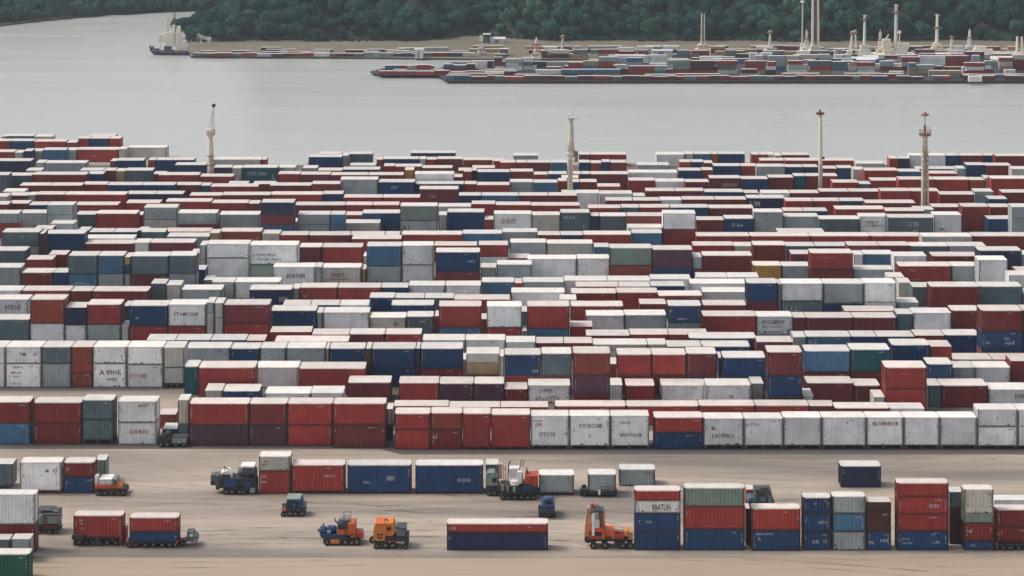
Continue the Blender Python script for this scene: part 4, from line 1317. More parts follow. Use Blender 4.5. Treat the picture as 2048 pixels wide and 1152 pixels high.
# ---- cranes, masts and port machinery
CR = paint('crane_cream', lin(226, 216, 196), .55, .35, .4, .08, lin(120, 74, 50)); WHT = paint('crane_white', lin(212, 210, 204), .55, .25, .35, .08, lin(120, 74, 50))
DKM = flat('machinery_dark', lin(52, 50, 50), .6); RU = paint('rusty_deck', lin(128, 88, 66), .7, .8, .5)
def free_D(px0, px1, y):
    D = dist(y); x0, x1 = wx(px0, D), wx(px1, D)
    for d in sorted([k * .1 for k in range(-90, 91)], key=abs):
        q = D + d
        if all(not (wx(s.x0, s.D) < x1 and wx(s.x1, s.D) > x0 and s.D - .9 < q < s.D + s.dep + .9) for s in stacks): return q
    return D
def ladder(parent, x, y, z0, z1, mat, w=.45):
    m = MB(); m.box(x - w / 2 - .03, x - w / 2 + .03, y - .05, y, z0, z1); m.box(x + w / 2 - .03, x + w / 2 + .03, y - .05, y, z0, z1)
    k = z0 + .3
    while k < z1: m.box(x - w / 2, x + w / 2, y - .055, y - .01, k, k + .07); k += .5
    return m.build('ladder', mat, parent)
def railing(m, cx, cy, r, z, h=.9, n=12):
    for i in range(n):
        t = 6.283 * i / n; a = (cx + r * math.cos(t), cy + r * math.sin(t)); t2 = 6.283 * (i + 1) / n; b = (cx + r * math.cos(t2), cy + r * math.sin(t2))
        m.tube((*a, z), (*a, z + h), .03, seg=4); m.tube((*a, z + h), (*b, z + h), .03, seg=4); m.tube((*a, z + h * .5), (*b, z + h * .5), .02, seg=4)
# 1 slewing crane
D = free_D(410, 434, 372); k = D / F; X = wx(421, D); Z = lambda y: wz(y, D)
e = empty('harbour_crane', (X, D, 0), 'cream slewing crane on a round column, jib raised, left of centre', 'crane')
m = MB(); m.lathe((0, 0, 0), [(6.2 * k, 0), (6.0 * k, Z(300)), (4.6 * k, Z(278)), (5.2 * k, Z(273)), (9.5 * k, Z(268))], 20); m.build('column', CR, e, True)
m = MB(); m.lathe((0, 0, Z(268)), [(9.8 * k, 0), (9.8 * k, .35)], 20); railing(m, 0, 0, 9.6 * k, Z(268) + .3, .8); m.build('platform', CR, e)
m = MB(); m.bev(-7 * k, 7.5 * k, -1, 1, Z(267), Z(259), .1); m.box(2 * k, 7 * k, -1.1, .4, Z(263), Z(257)); m.build('machine_house', CR, e)
m = MB()
for sx in (-1, 1):
    m.tube((-4 * k, sx * .5, Z(258)), (6.2 * k, sx * .12, Z(209)), .13, .07, 6); m.tube((3 * k, sx * .5, Z(258)), (7.0 * k, sx * .12, Z(212)), .10, .06, 6)
for i in range(9):
    t = i / 9; m.tube((-4 * k + 10.2 * k * t, 0, Z(258) + (Z(209) - Z(258)) * t), (3 * k + 4 * k * (t + .08), 0, Z(258) + (Z(212) - Z(258)) * (t + .08)), .045, seg=4)
m.build('jib', CR, e)
m = MB(); m.tube((6.6 * k, -.3, Z(211)), (6.6 * k, .3, Z(211)), .4); m.build('sheave', DKM, e)
m = MB(); m.tube((8 * k, -.4, Z(258)), (8 * k, -.4, Z(240)), .05); m.tube((8 * k, -.4, Z(240)), (6.6 * k, 0, Z(212)), .03); m.build('stay_cable', flat('cable_pale', lin(190, 180, 120)), e)
ladder(e, .3, -6.3 * k, 1, Z(312), DKM)
m = MB()
for zz in (Z(312), Z(331)): m.lathe((0, 0, zz), [(6.9 * k, 0), (6.9 * k, .12)], 16)
m.build('landing', DKM, e)
# 2 flared mast
D = free_D(1130, 1160, 408); k = D / F; X = wx(1141, D); Z = lambda y: wz(y, D)
e = empty('harbour_mast', (X, D, 0), 'cream mast with mid platform, cabin and flat top, centre of yard', 'mast')
m = MB(); m.bev(-5.2 * k, 4.0 * k, -.8, .8, 0, Z(314), .1); m.build('lower_column', CR, e)
m = MB(); m.lathe((0, 0, Z(314)), [(7 * k, 0), (9.5 * k, .7), (9.5 * k, .95)], 20); m.build('platform', CR, e)
m = MB(); m.lathe((1 * k, 0, Z(306)), [(7.4 * k, 0), (5.8 * k, 3.0), (4.5 * k, Z(250) - Z(306)), (4.2 * k, Z(242) - Z(306)), (6.5 * k, Z(236) - Z(306))], 18); m.build('upper_column', CR, e, True)
m = MB(); m.lathe((3 * k, 0, Z(236)), [(12 * k, 0), (12 * k, .18)], 18); m.box(-8 * k, -1 * k, -.5, .5, Z(235), Z(229)); m.tube((4 * k, 0, Z(235)), (4 * k, 0, Z(222)), .08); m.tube((8 * k, 0, Z(235)), (8 * k, 0, Z(226)), .06); railing(m, 3 * k, 0, 10 * k, Z(235.4), .7, 10); m.build('top_platform', WHT, e)
m = MB(); m.bev(8 * k, 15 * k, -.8, .4, Z(322), Z(302), .1); m.build('cabin', flat('cabin_grey', lin(120, 112, 104)), e)
m = MB(); m.box(4.5 * k, 15 * k, -.6, .4, Z(322) - .2, Z(322)); m.build('bracket', CR, e)
ladder(e, -.1, -.92, 1, Z(318), RU)
# 3 plain pole
D = free_D(1632, 1650, 398); k = D / F; X = wx(1641, D); Z = lambda y: wz(y, D)
e = empty('harbour_mast', (X, D, 0), 'slim plain cream pole with small cross head, right part of yard', 'mast')
m = MB(); m.lathe((0, 0, 0), [(4.4 * k, 0), (4.4 * k, Z(320)), (3.2 * k, Z(240)), (3.0 * k, Z(229))], 16); m.build('column', CR, e, True)
m = MB(); m.bev(-8.5 * k, 7 * k, -.5, .5, Z(229), Z(224.5), .06); m.tube((-1 * k, 0, Z(225)), (-1 * k, 0, Z(219)), .3, .16); m.build('cross_head', RU, e)
m = MB(); m.box(-1.5 * k, 1.5 * k, -5.4 * k, -4.4 * k, 1, Z(328)); m.build('cable_duct', WHT, e); ladder(e, 0, -5.5 * k, 1, Z(328), DKM, .5)
m = MB(); m.box(3 * k, 8 * k, -.3, .3, Z(318), Z(314)); m.build('lamp_box', DKM, e)
# 4 lattice mast
D = free_D(1838, 1862, 421); k = D / F; X = wx(1850, D); Z = lambda y: wz(y, D)
e = empty('harbour_mast', (X, D, 0), 'rust-streaked cream lattice-legged mast with wide crow nest, far right', 'mast')
m = MB(); hw = 6 * k
for sx in (-1, 1):
    for sy in (-1, 1): m.tube((sx * hw, sy * hw, 0), (sx * hw * .8, sy * hw * .8, Z(300)), .15, seg=6)
m.build('leg', CR, e)
m = MB(); z = .5; i = 0
while z < Z(302):
    for sy in (-1, 1): m.tube((-hw * .95, sy * hw * .95, z), (hw * .95, sy * hw * .95, z + 1.1), .07, seg=4); m.tube((hw * .95, sy * hw * .95, z), (-hw * .95, sy * hw * .95, z + 1.1), .07, seg=4); m.tube((-hw, sy * hw * .95, z), (hw, sy * hw * .95, z), .08, seg=4)
    z += 1.1
m.build('bracing', RU, e)
m = MB(); m.box(-.2, .2, -.15, .15, 0, Z(302)); m.build('riser', CR, e)
m = MB(); m.lathe((0, 0, Z(302)), [(5.4 * k, 0), (5 * k, Z(276) - Z(302)), (6 * k, Z(274) - Z(302)), (12 * k, Z(270) - Z(302))], 18); m.build('column', CR, e, True)
m = MB(); m.lathe((0, 0, Z(270)), [(12.5 * k, 0), (12.5 * k, .22)], 18); railing(m, 0, 0, 12 * k, Z(270), 1.0, 14); m.build('crow_nest', RU, e)
m = MB(); m.bev(-2.2 * k, 1.5 * k, -.3, .3, Z(270), Z(250), .05); m.build('signal_box', paint('signal_red', lin(150, 70, 60), .6), e)
m = MB(); m.tube((0, 0, Z(252)), (0, 0, Z(224)), .08); m.tube((-8 * k, 0, Z(231)), (8 * k, 0, Z(229)), .14); m.tube((-5 * k, .3, Z(228)), (2 * k, -.3, Z(224)), .1); m.lathe((0, 0, Z(232)), [(.5, 0), (.8, .2), (.3, .6)], 10); m.tube((6 * k, 0, Z(268)), (6 * k, 0, Z(252)), .05); m.tube((10 * k, 0, Z(268)), (10 * k, 0, Z(254)), .05); m.build('antenna', RU, e)

# far port masts: px, base, top, half width, kind, label
FM = [(962, 110, 69, 4.5, 'tower', 'white stepped tower beside the green-and-white shed at far port'),
 (1073, 118, 74, 3, 'derrick', 'short white mast rising from a red-and-white braced frame'),
 (1125, 112, 70, 2.4, 'pole', 'thin white pole right of the red-and-white frame'),
 (1406, 110, 26, 2.6, 'twin', 'pair of tall white columns with dark ladder between, on white base'),
 (1540, 108, 61, 2.6, 'pole', 'lone short cream pole between twin columns and tallest masts'),
 (1605, 108, -14, 2.2, 'thin', 'very tall thin pale lattice pole cut by the top of photo'),
 (1613, 110, 58, 3.6, 'stub', 'stubby grey-white stepped mast between the two tallest masts'),
 (1631, 112, -16, 5, 'twin', 'very tall cream twin-rail mast with dark slot, on orange base'),
 (1703, 118, 62, 2.2, 'pole', 'left pole of leaning close pair on a white flared base'),
 (1711, 118, 60, 2.2, 'pole', 'right pole of leaning close pair on a white flared base'),
 (1729, 112, 30, 2.6, 'pole', 'tall cream pole on a boxy white base, left of biggest cluster'),
 (1760, 116, 59, 3.2, 'stub', 'crooked white stub mast between two tall cream poles'),
 (1792, 120, 9, 3.4, 'cluster', 'tallest cream mast rising from the largest tangle of white machinery'),
 (1799, 108, 61, 1.8, 'thin', 'thin spike close against the tallest cream mast'),
 (1874, 108, 29, 3, 'collar', 'tall cream mast with a collar halfway up, right side'),
 (1903, 108, 72, 2.6, 'pole', 'short cream pole right of collared mast'),
 (1939, 106, 57, 3, 'stub', 'jagged-topped pale mast on the moored green vessel'),
 (2039, 118, 73, 4.5, 'twin', 'double stub column at right edge of far port')]
fms = []
for i, (px, yb, yt, hw, kind, lab) in enumerate(FM):
    hw *= 1.12
    D = dist(yb, LZ); k = D / F; X = wx(px, D); Z = lambda y: wz(y, D) - LZ; H = Z(yt)
    e = empty('port_mast', (X, D, LZ), lab, 'mast', 'masts of the far port'); rr = random.Random(i)
    mat = CR if kind in ('cluster', 'collar', 'twin') or i % 2 else WHT
    bh = min(H * .32, 4.4); bw = {'cluster': 36, 'twin': 15, 'derrick': 10, 'tower': 7, 'thin': 5, 'stub': 11}.get(kind, 12) * k
    m = MB(); m.bev(-bw, bw, -1.5, 1.5, 0, bh * .6, .15); m.bev(-bw * .7, bw * .6, -1.2, 1.2, bh * .6, bh, .12)
    for q in range(10 if kind == 'cluster' else 4):
        a = rr.uniform(-bw, bw * .8); w_ = rr.uniform(.4, 1.3); z0 = rr.uniform(.2, bh * (1.6 if kind == 'cluster' else .9)); m.box(a, a + w_, -1.8 - rr.random() * .5, -1.2, z0, z0 + rr.uniform(.3, 1.0))
    if kind == 'cluster':
        m.bev(-bw * .75, -bw * .3, -1, 1, bh, bh * 1.9, .2); m.bev(bw * .05, bw * .7, -1.1, 1, bh, bh * 1.55, .2); m.tube((-bw * .9, 0, bh), (-bw * .4, 0, bh * 2.3), .25)
    m.build('base_house', mat, e)
    m = MB()
    for q in range(9 if kind == 'cluster' else 3):
        a = rr.uniform(-bw * .9, bw * .8); z0 = rr.uniform(.3, bh * .9); m.box(a, a + rr.uniform(.25, .6), -1.56, -1.4, z0, z0 + rr.uniform(.3, .6))
    m.build('opening', DKM, e)
    m = MB()
    if kind == 'twin':
        m.tube((-hw * k * 1.1, 0, bh), (-hw * k * .9, 0, H), hw * k * .55, hw * k * .42, 8); m.tube((hw * k * 1.0, 0, bh), (hw * k * .9, 0, H * .98), hw * k * .5, hw * k * .4, 8)
        m.build('column', mat, e)
        m = MB(); z = bh
        while z < H - .4: m.box(-hw * k * .7, hw * k * .7, -.08, .08, z, z + .22); z += .5
        m.build('rungs', RU, e)
    elif kind in ('stub', 'tower'):
        m.bev(-hw * k, hw * k, -.7, .7, bh, H * .62, .1); m.bev(-hw * k * .55, hw * k * .75, -.5, .5, H * .62, H * .86, .08); m.box(-hw * k * .5, hw * k * .9, -.4, .4, H * .86, H * .9); m.tube((0, 0, H * .88), (.1, 0, H), .25, .12)
        m.build('column', mat, e)
        m = MB(); m.box(-hw * k * 1.3, hw * k * 1.3, -.9, .9, H * .61, H * .64); m.build('platform', RU, e)
    elif kind == 'derrick':
        m.lathe((0, 0, bh), [(.8, 0), (.6, (H - bh) * .7), (.15, H - bh)], 10); m.build('column', WHT, e)
        m = MB()
        for sx in (-1, 1):
            for sy in (-1, 1): m.tube((sx * 8 * k, sy * 1.2, 0), (sx * 8 * k, sy * 1.2, H * .68), .14, seg=5)
            z = 0
            while z < H * .6: m.tube((-8 * k * sx, -1.2, z), (8 * k * sx, -1.2, z + 1.3), .09, seg=4); z += 1.3
        m.box(-8.6 * k, 8.6 * k, -1.4, 1.4, H * .66, H * .7); m.build('braced_frame', paint('frame_rose', lin(176, 96, 84), .6), e)
    else:
        lean = (.35 if px == 1703 else -.2 if px == 1711 else .12)
        m.tube((-lean, 0, bh), (lean, 0, H), hw * k * (.62 if kind == 'thin' else 1), hw * k * (.4 if kind == 'thin' else .72), 10)
        m.box(-hw * k * 1.2 + lean, hw * k * 1.2 + lean, -.3, .3, H - .45, H - .1); m.build('column', mat, e)
        m = MB()
        for fz in ((.5,) if kind == 'collar' else (.8,)): m.lathe((0, 0, bh + (H - bh) * fz), [(hw * k * 1.3, 0), (hw * k * 2.0, .3), (hw * k * 2.0, .6), (hw * k * 1.2, .9)], 12)
        m.build('collar', RU if kind != 'thin' else WHT, e)

# dredger
D = dist(109.5, WZ); k = D / F; X = wx(338, D); Z = lambda y: wz(y, D) - WZ; U = lambda px: (px - 338) * k
e = empty('work_ship', (X, D, WZ), 'dark hulled work ship carrying tall cream towers, at river mouth left of port', 'ship')
pr = [(U(299), Z(94)), (U(301), Z(102)), (U(309), Z(110.5)), (U(375), Z(110.5)), (U(375), Z(102.5)), (U(348), Z(102.5)), (U(348), Z(100)), (U(320), Z(101)), (U(307), Z(97)), (U(304), Z(94))]
n = len(pr); hb = 2.2
v = [(x, -hb if x > U(310) else -.5, z) for x, z in pr] + [(x, hb if x > U(310) else .5, z) for x, z in pr]
mesh_obj('hull', v, [tuple(reversed(range(n))), tuple(range(n, 2 * n))] + [(i, (i + 1) % n, (i + 1) % n + n, i + n) for i in range(n)], paint('hull_navy', lin(48, 48, 66), .5, .4, .4), e)
m = MB(); m.box(U(349), U(375), -2.26, -2.2, Z(103), Z(100)); m.box(U(322), U(347), -2.26, -2.2, Z(104), Z(101)); m.build('bulwark', paint('bulwark_rose', lin(150, 96, 96)), e)
m = MB(); m.bev(U(329), U(343), -1.4, 1.4, Z(101), Z(92), .15); m.build('wheelhouse', paint('wheelhouse_blue', lin(58, 72, 100)), e)
m = MB(); m.box(U(331), U(341), -1.45, -1.39, Z(96), Z(94)); m.build('window', DKM, e)
m = MB(); m.bev(U(332), U(348), -1.2, 1.2, Z(92), Z(66), .12); m.bev(U(345), U(351), -1, 1, Z(92), Z(50), .12); m.bev(U(335), U(350), -1.25, 1.25, Z(66), Z(64), .05); m.build('tower', CR, e)
m = MB(); m.bev(U(353), U(362), -1, 1, Z(101), Z(57), .12); m.box(U(354), U(361), -.9, .9, Z(57), Z(52)); m.build('tower', CR, e)
m = MB(); m.bev(U(315), U(332), -.9, .9, Z(84), Z(74), .2); m.bev(U(318), U(327), -.8, .8, Z(74), Z(68), .2); m.tube((U(320.5), 0, Z(100)), (U(320.5), 0, Z(84)), .15); m.build('gantry', WHT, e)
m = MB()
for a, b in ((336, 336), (346, 346), (347, 350), (351, 351)): m.tube((U(a), 0, Z(64)), (U(b), 0, Z(36 if a < 340 else 24)), .14, .08, 6)
for q in range(7): m.tube((U(347), 0, Z(60 - q * 5)), (U(351), 0, Z(57 - q * 5)), .08, seg=4)
m.tube((U(336), 0, Z(37)), (U(347), 0, Z(36)), .07); m.tube((U(349), 0, Z(25)), (U(349), 0, Z(14)), .06); m.build('mast', RU, e)
m = MB(); m.bev(U(364), U(375), -1.3, 1.3, Z(102), Z(92), .15); m.bev(U(366), U(371), -1, 1, Z(92), Z(86), .1); m.build('stern_house', WHT, e)
m = MB(); m.tube((U(301), 0, Z(94)), (U(300), 0, Z(90)), .3); m.tube((U(306), 0, Z(97)), (U(307), 0, Z(92)), .35); m.bev(U(308), U(318), -1, 1, Z(101), Z(97), .1); m.build('bow_winch', DKM, e)
# green vessel
D = dist(117, LZ) ; k = D / F; U = lambda px: (px - 1965) * k; Z = lambda y: wz(y, D) - LZ
e = empty('moored_vessel', (wx(1965, D), D, LZ - .2), 'dark teal moored vessel with white superstructure at far right', 'ship')
v = []; pr = [(U(1928), Z(102)), (U(1935), Z(117)), (U(2030), Z(117)), (U(2032), Z(107)), (U(1945), Z(109)), (U(1943), Z(102))]; n = 6
v = [(x, -1.8, z) for x, z in pr] + [(x, 1.8, z) for x, z in pr]
mesh_obj('hull', v, [tuple(reversed(range(n))), tuple(range(n, 2 * n))] + [(i, (i + 1) % n, (i + 1) % n + n, i + n) for i in range(n)], paint('hull_teal', lin(40, 66, 72), .5, .3, .3), e)
m = MB(); m.bev(U(1946), U(1985), -1.2, 1.2, Z(109), Z(97), .15); m.bev(U(1950), U(1972), -1, 1, Z(97), Z(91), .12); m.build('superstructure', CR, e)
m = MB(); m.box(U(1988), U(2000), -1.86, -1.8, Z(110), Z(106)); m.build('banner', cmat('r'), e)
# conveyor
D = dist(88, LZ); k = D / F; U = lambda px: (px - 408) * k; Z = lambda y: wz(y, D) - LZ
e = empty('loading_conveyor', (wx(408, D), D, LZ), 'white sloping lattice conveyor at the forest edge behind left containers', 'conveyor')
m = MB()
for sy in (-.6, .6): m.tube((U(395), sy, Z(68)), (U(421), sy, Z(79)), .16); m.tube((U(394), sy, Z(72)), (U(420), sy, Z(82)), .12)
for q in range(6): m.tube((U(395 + q * 5), -.6, Z(68 + q * 2)), (U(397 + q * 5), -.6, Z(73 + q * 2)), .09)
m.build('conveyor_boom', WHT, e)
m = MB(); m.tube((U(402), 0, 0), (U(402), 0, Z(72)), .25); m.build('leg', WHT, e)
m = MB(); m.bev(U(415), U(423), -1, 1, 0, Z(75), .3); m.build('drive_house', WHT, e)
# sheds
def shed(px0, px1, yb, yt, depth, label, wmat, rmat, ridge=.9, name='port_shed'):
    D = dist(yb, LZ); X0, X1 = wx(px0, D), wx(px1, D); H = wz(yt, D) - LZ; ox = (X0 + X1) / 2; w_ = (X1 - X0) / 2
    e = empty(name, (ox, D, LZ), label, 'shed')
    m = MB(); m.box(-w_, w_, 0, depth, 0, H); m.build('wall', wmat, e)
    v = [(-w_ - .3, -.4, H + .02), (w_ + .3, -.4, H + .02), (w_ + .3, depth / 2, H + ridge), (-w_ - .3, depth / 2, H + ridge), (w_ + .3, depth + .4, H + .02), (-w_ - .3, depth + .4, H + .02)]
    mesh_obj('roof', v, [(0, 1, 2, 3), (3, 2, 4, 5), (0, 3, 5), (1, 4, 2), (0, 5, 4, 1)], rmat, e)
    m = MB(); n = max(1, int(w_ * 2 / 6))
    for i in range(n): a = -w_ + (i + .3) * 2 * w_ / n; m.box(a, a + min(2.4, w_ * .5), -.05, -.003, .02, H * .75)
    m.build('door', flat('shed_door', lin(120, 122, 124)), e)
GW = paint('shed_white', lin(206, 206, 206), .6, .2, .3)
shed(1700, 2200, 124.2, 119.5, 26, 'long low pale-roofed warehouse behind containers at far right', GW, GW, .4, 'warehouse')
shed(967, 980, 86, 69, 3, 'small green-walled shed in the forest clearing', cmat('v'), GW, .4)
shed(981, 1010, 86, 78, 3, 'low white shed beside green shed in the forest clearing', GW, GW, .8)
for (a, b, yb, yt, lab) in ((830, 846, 117, 99, 'small white block house on shore left of cream tower'), (1305, 1345, 112, 101, 'flat white block building on shore behind long barge'),
                            (1185, 1215, 113, 101, 'white block building right of red-and-white frame'), (1000, 1016, 112, 98, 'rust-coloured block right of cream tower') , (1670, 1690, 114, 98, 'white block between tallest masts and leaning pair')):
    shed(a, b, yb, yt, 3.5, lab, GW if 'rust' not in lab else RU, GW, .15)

# ================================================================ vehicles and yard machines
BLK = flat('tyre_black', lin(38, 37, 37), .85); CHS = flat('chassis_black', lin(46, 45, 46), .6); RIM = flat('rim_grey', lin(112, 108, 102), .5, .2)
GLS = flat('cab_glass', lin(44, 54, 58), .15); ORG = paint('machine_orange', lin(200, 94, 38), .5, .2, .35); ORR = paint('machine_red_orange', lin(176, 66, 40), .5, .25, .35)
YEL = paint('machine_amber', lin(206, 122, 42), .5, .2, .3); BLU = paint('machine_blue', lin(24, 62, 108), .45, .15, .35); GRY = paint('machine_grey', lin(96, 102, 102), .5, .25, .4)
WHM = paint('machine_white', lin(216, 216, 210), .5, .2, .35); TNM = paint('machine_tan', lin(186, 144, 100), .6, .2, .3); NVY = paint('machine_navy', lin(28, 56, 92), .45, .1, .3)
GGR = paint('machine_sage', lin(132, 144, 136), .5, .25, .4); PNK = paint('panel_pink', lin(206, 170, 156), .6, .2, .3); DGR = flat('fitting_dark', lin(60, 62, 62), .5); RDM = paint('machine_red', lin(170, 52, 44), .5, .2, .3)
class Veh:
    """a machine laid out in photo pixels on its own front plane; depth in metres"""
    def __init__(s, name, label, cat, cx, base, group='yard vehicles and machines', z=0.0):
        s.D = dist(base, z); s.k = s.D / F; s.cx = cx; s.base = base; s.z = z
        s.e = empty(name, (wx(cx, s.D), s.D, z), label, cat, group)
    def X(s, px): return (px - s.cx) * s.k
    def Z(s, py): return (s.base - py) * s.k
    def part(s, name, mat, *items, parent=None):
        m = MB()
        for it in items:
            t = it[0]
            if t == 'b':
                _, x0, x1, y0, y1, d0, d1 = it; m.bev(s.X(x0), s.X(x1), d0, d1, s.Z(y1), s.Z(y0), .07)
            elif t == 't':
                _, (x0, y0, d0), (x1, y1, d1), r = it; m.tube((s.X(x0), d0, s.Z(y0)), (s.X(x1), d1, s.Z(y1)), r * s.k, seg=8)
            elif t == 'p':      # side profile pushed through the depth
                _, pts, d0, d1 = it; n = len(m.v); q = len(pts)
                m.v += [(s.X(x), d0, s.Z(y)) for x, y in pts] + [(s.X(x), d1, s.Z(y)) for x, y in pts]
                m.f += [tuple(n + i for i in reversed(range(q))), tuple(n + q + i for i in range(q))] + [(n + i, n + (i + 1) % q, n + q + (i + 1) % q, n + q + i) for i in range(q)]
            elif t == 'cx':     # drum lying along x
                _, x0, x1, cy, r, d = it; R_ = r * s.k; w_ = s.X(x1) - s.X(x0); m.lathe((s.X(x0), d, s.Z(cy)), [(R_ * .55, 0), (R_ * .92, w_ * .08), (R_, w_ * .2), (R_, w_ * .8), (R_ * .92, w_ * .92), (R_ * .55, w_)], 20, 'x')
            elif t == 'cz':     # upright drum
                _, cx_, y0, y1, r, d = it; R_ = r * s.k; h = s.Z(y0) - s.Z(y1); m.lathe((s.X(cx_), d, s.Z(y1)), [(R_ * .9, 0), (R_, h * .06), (R_, h * .85), (R_ * .8, h * .95), (R_ * .3, h)], 20)
            elif t == 'rail':
                _, x0, x1, y0, y1, d = it; n = max(2, int((s.X(x1) - s.X(x0)) / .5))
                for i in range(n + 1): x = s.X(x0) + (s.X(x1) - s.X(x0)) * i / n; m.tube((x, d, s.Z(y1)), (x, d, s.Z(y0)), .035, seg=5)
                for y in (y0, (y0 + y1) / 2): m.tube((s.X(x0), d, s.Z(y)), (s.X(x1), d, s.Z(y)), .035, seg=5)
            elif t == 'bolts':
                _, pts, d, r = it
                for x, y in pts: m.lathe((s.X(x), d, s.Z(y)), [(r * s.k, -.03), (r * s.k, .03)], 10, 'y')
        return m.build(name, mat, parent or s.e)
    def wheel(s, px, r, d0=0.0, w_=.38, py=None):
        py = s.base - r if py is None else py; R_ = r * s.k
        m = MB(); m.lathe((s.X(px), d0, s.Z(py)), [(R_ * .55, 0), (R_ * .9, .0), (R_, .07), (R_, w_ - .07), (R_ * .9, w_), (R_ * .55, w_)], 22, 'y')
        o = m.build('wheel', BLK, s.e)
        m = MB(); m.lathe((s.X(px), d0 - .02, s.Z(py)), [(R_ * .18, -.03), (R_ * .30, .0), (R_ * .42, .02), (R_ * .42, .08)], 16, 'y'); m.build('rim', RIM, o)
    def wheels(s, lst, back=2.0):
        for px, r in lst: s.wheel(px, r); s.wheel(px, r, back)

v1 = Veh('flatbed_truck', 'orange-bedded truck carrying a white box, parked beside blue container at left', 'truck', 220, 992.5)
v1.part('chassis', CHS, ('b', 189, 250, 977.5, 985, .15, 2.2)); v1.part('bed', ORR, ('b', 189.5, 233, 970.5, 977.5, 0, 2.4))
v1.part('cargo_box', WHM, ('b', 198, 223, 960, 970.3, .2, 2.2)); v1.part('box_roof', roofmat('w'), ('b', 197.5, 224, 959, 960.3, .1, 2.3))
v1.part('cab', GGR, ('p', [(223.2, 970.3), (233, 970.3), (232.5, 960), (230, 958.6), (223.2, 958.6)], .1, 2.3)); v1.part('window', GLS, ('b', 228, 232, 961, 968, .04, .12))
v1.part('hood', YEL, ('p', [(233.2, 978), (244, 978), (242, 972), (238, 969.5), (233.2, 969)], .2, 2.2)); v1.part('rear_locker', WHM, ('b', 188, 195, 954, 970.3, .4, 1.6))
v1.part('mudguard', CHS, ('p', [(239, 980), (241, 978), (249, 977), (252, 979), (251, 981), (241, 981)], -.02, .5)); v1.part('tool_box', DGR, ('b', 219, 226, 981, 989, .02, .5)); v1.part('bumper', CHS, ('b', 249, 252, 980, 986, .1, 2.3))
v1.wheels([(196, 5.2), (210, 5.2), (235.5, 5.6), (246, 6.2)])

v2 = Veh('tank_truck', 'dark grey tank truck with pale wheel, beside tall white container at left edge', 'truck', 95, 1069)
v2.part('chassis', CHS, ('b', 72, 116, 1049.5, 1063, .1, 2.3)); v2.part('body', GRY, ('b', 85, 117, 1028, 1049.3, .1, 2.4), ('b', 72, 84, 1024, 1049.3, .3, 2.4)); v2.part('tank', GGR, ('cz', 82, 1029, 1049.2, 5.2, .3))
v2.part('side_panel', GGR, ('b', 95, 115.5, 1034, 1047.5, .02, .12)); v2.part('roof_rack', WHM, ('rail', 98, 112, 1024.5, 1028, .5), ('rail', 98, 112, 1024.5, 1028, 1.9)); v2.part('stripe', RDM, ('b', 88, 108, 1051.5, 1054, .05, .1))
v2.part('roof', DGR, ('p', [(72, 1024), (116, 1027.8), (116, 1026.5), (100, 1023), (72, 1022.8)], .4, 2.3)); v2.wheels([(78, 5.2), (99.5, 4.8), (112, 5.4)]) ; v2.wheel(112.5, 4.6, -.15, .12, 1055.5)

def trailer(cx, x0, x1, base, deck, whs, label, extra):
    v = Veh('container_trailer', label, 'trailer', cx, base, 'multi-wheeled container trailers')
    v.part('deck', CHS, ('b', x0, x1, deck + .6, deck + 4.5, .1, 2.1 - .1)); v.part('side_beam', DGR, ('b', x0 + 2, x1 - 2, deck + 4.5, deck + 8.5, .5, .9), ('b', x0 + 2, x1 - 2, deck + 4.5, deck + 8.5, 2.1 - .9, 2.1 - .5))
    for a in (x0 + 1, x1 - 5): v.part('corner_bracket', RDM, ('b', a, a + 4, deck - 4, deck + 3, -.12, -.02))
    for px, r in whs: v.wheel(px, r, .0, .4); v.wheel(px, r, 2.1 - .4, .4)
    return v
t1 = trailer(196, 145, 246, 1092, 1075, [(158, 7.4), (172, 4.6), (187, 5.4), (202, 4.6), (214, 5.8), (231, 5.8)], 'left trailer of coupled pair, under single red container', 0)
t1.part('coupling', RDM, ('b', 246, 251.5, 1060, 1084, .6, 1.8)); t1.part('engine_pod', DGR, ('b', 144, 168, 1068, 1078, -.3, .1)); t1.part('axle_box', GRY, ('b', 193, 204, 1084, 1089.5, .05, .6))
t2 = trailer(305, 252, 357, 1096, 1084, [(258, 5.6), (272, 5.6), (291, 5.8), (307, 5.2), (324, 5.8), (339, 5.6), (351, 5.6)], 'right trailer of coupled pair, under red container on blue', 0)
t2.part('drawbar', RU, ('p', [(357, 1085), (366, 1084), (378, 1082), (378, 1086), (364, 1093), (357, 1094)], .8, 1.7)); t2.part('tow_engine', GRY, ('p', [(371, 1086), (393, 1087), (392.5, 1078), (386, 1073), (384, 1068.5), (372, 1068), (374, 1073), (371, 1077)], .5, 2.2))
t2.part('engine_cover', WHM, ('b', 378, 385, 1071, 1076, .4, .55)); t2.part('head_lamp', WHM, ('bolts', [(389, 1083)], .48, 1.6)); t2.wheel(364, 4.6, .4, .35, 1089)
t3 = trailer(2030, 1990, 2072, 1101, 1088.5, [(1994, 5), (2007, 5), (2018, 5), (2024.5, 5), (2038, 5), (2054, 5)], 'trailer wheels under red containers at right edge', 0)

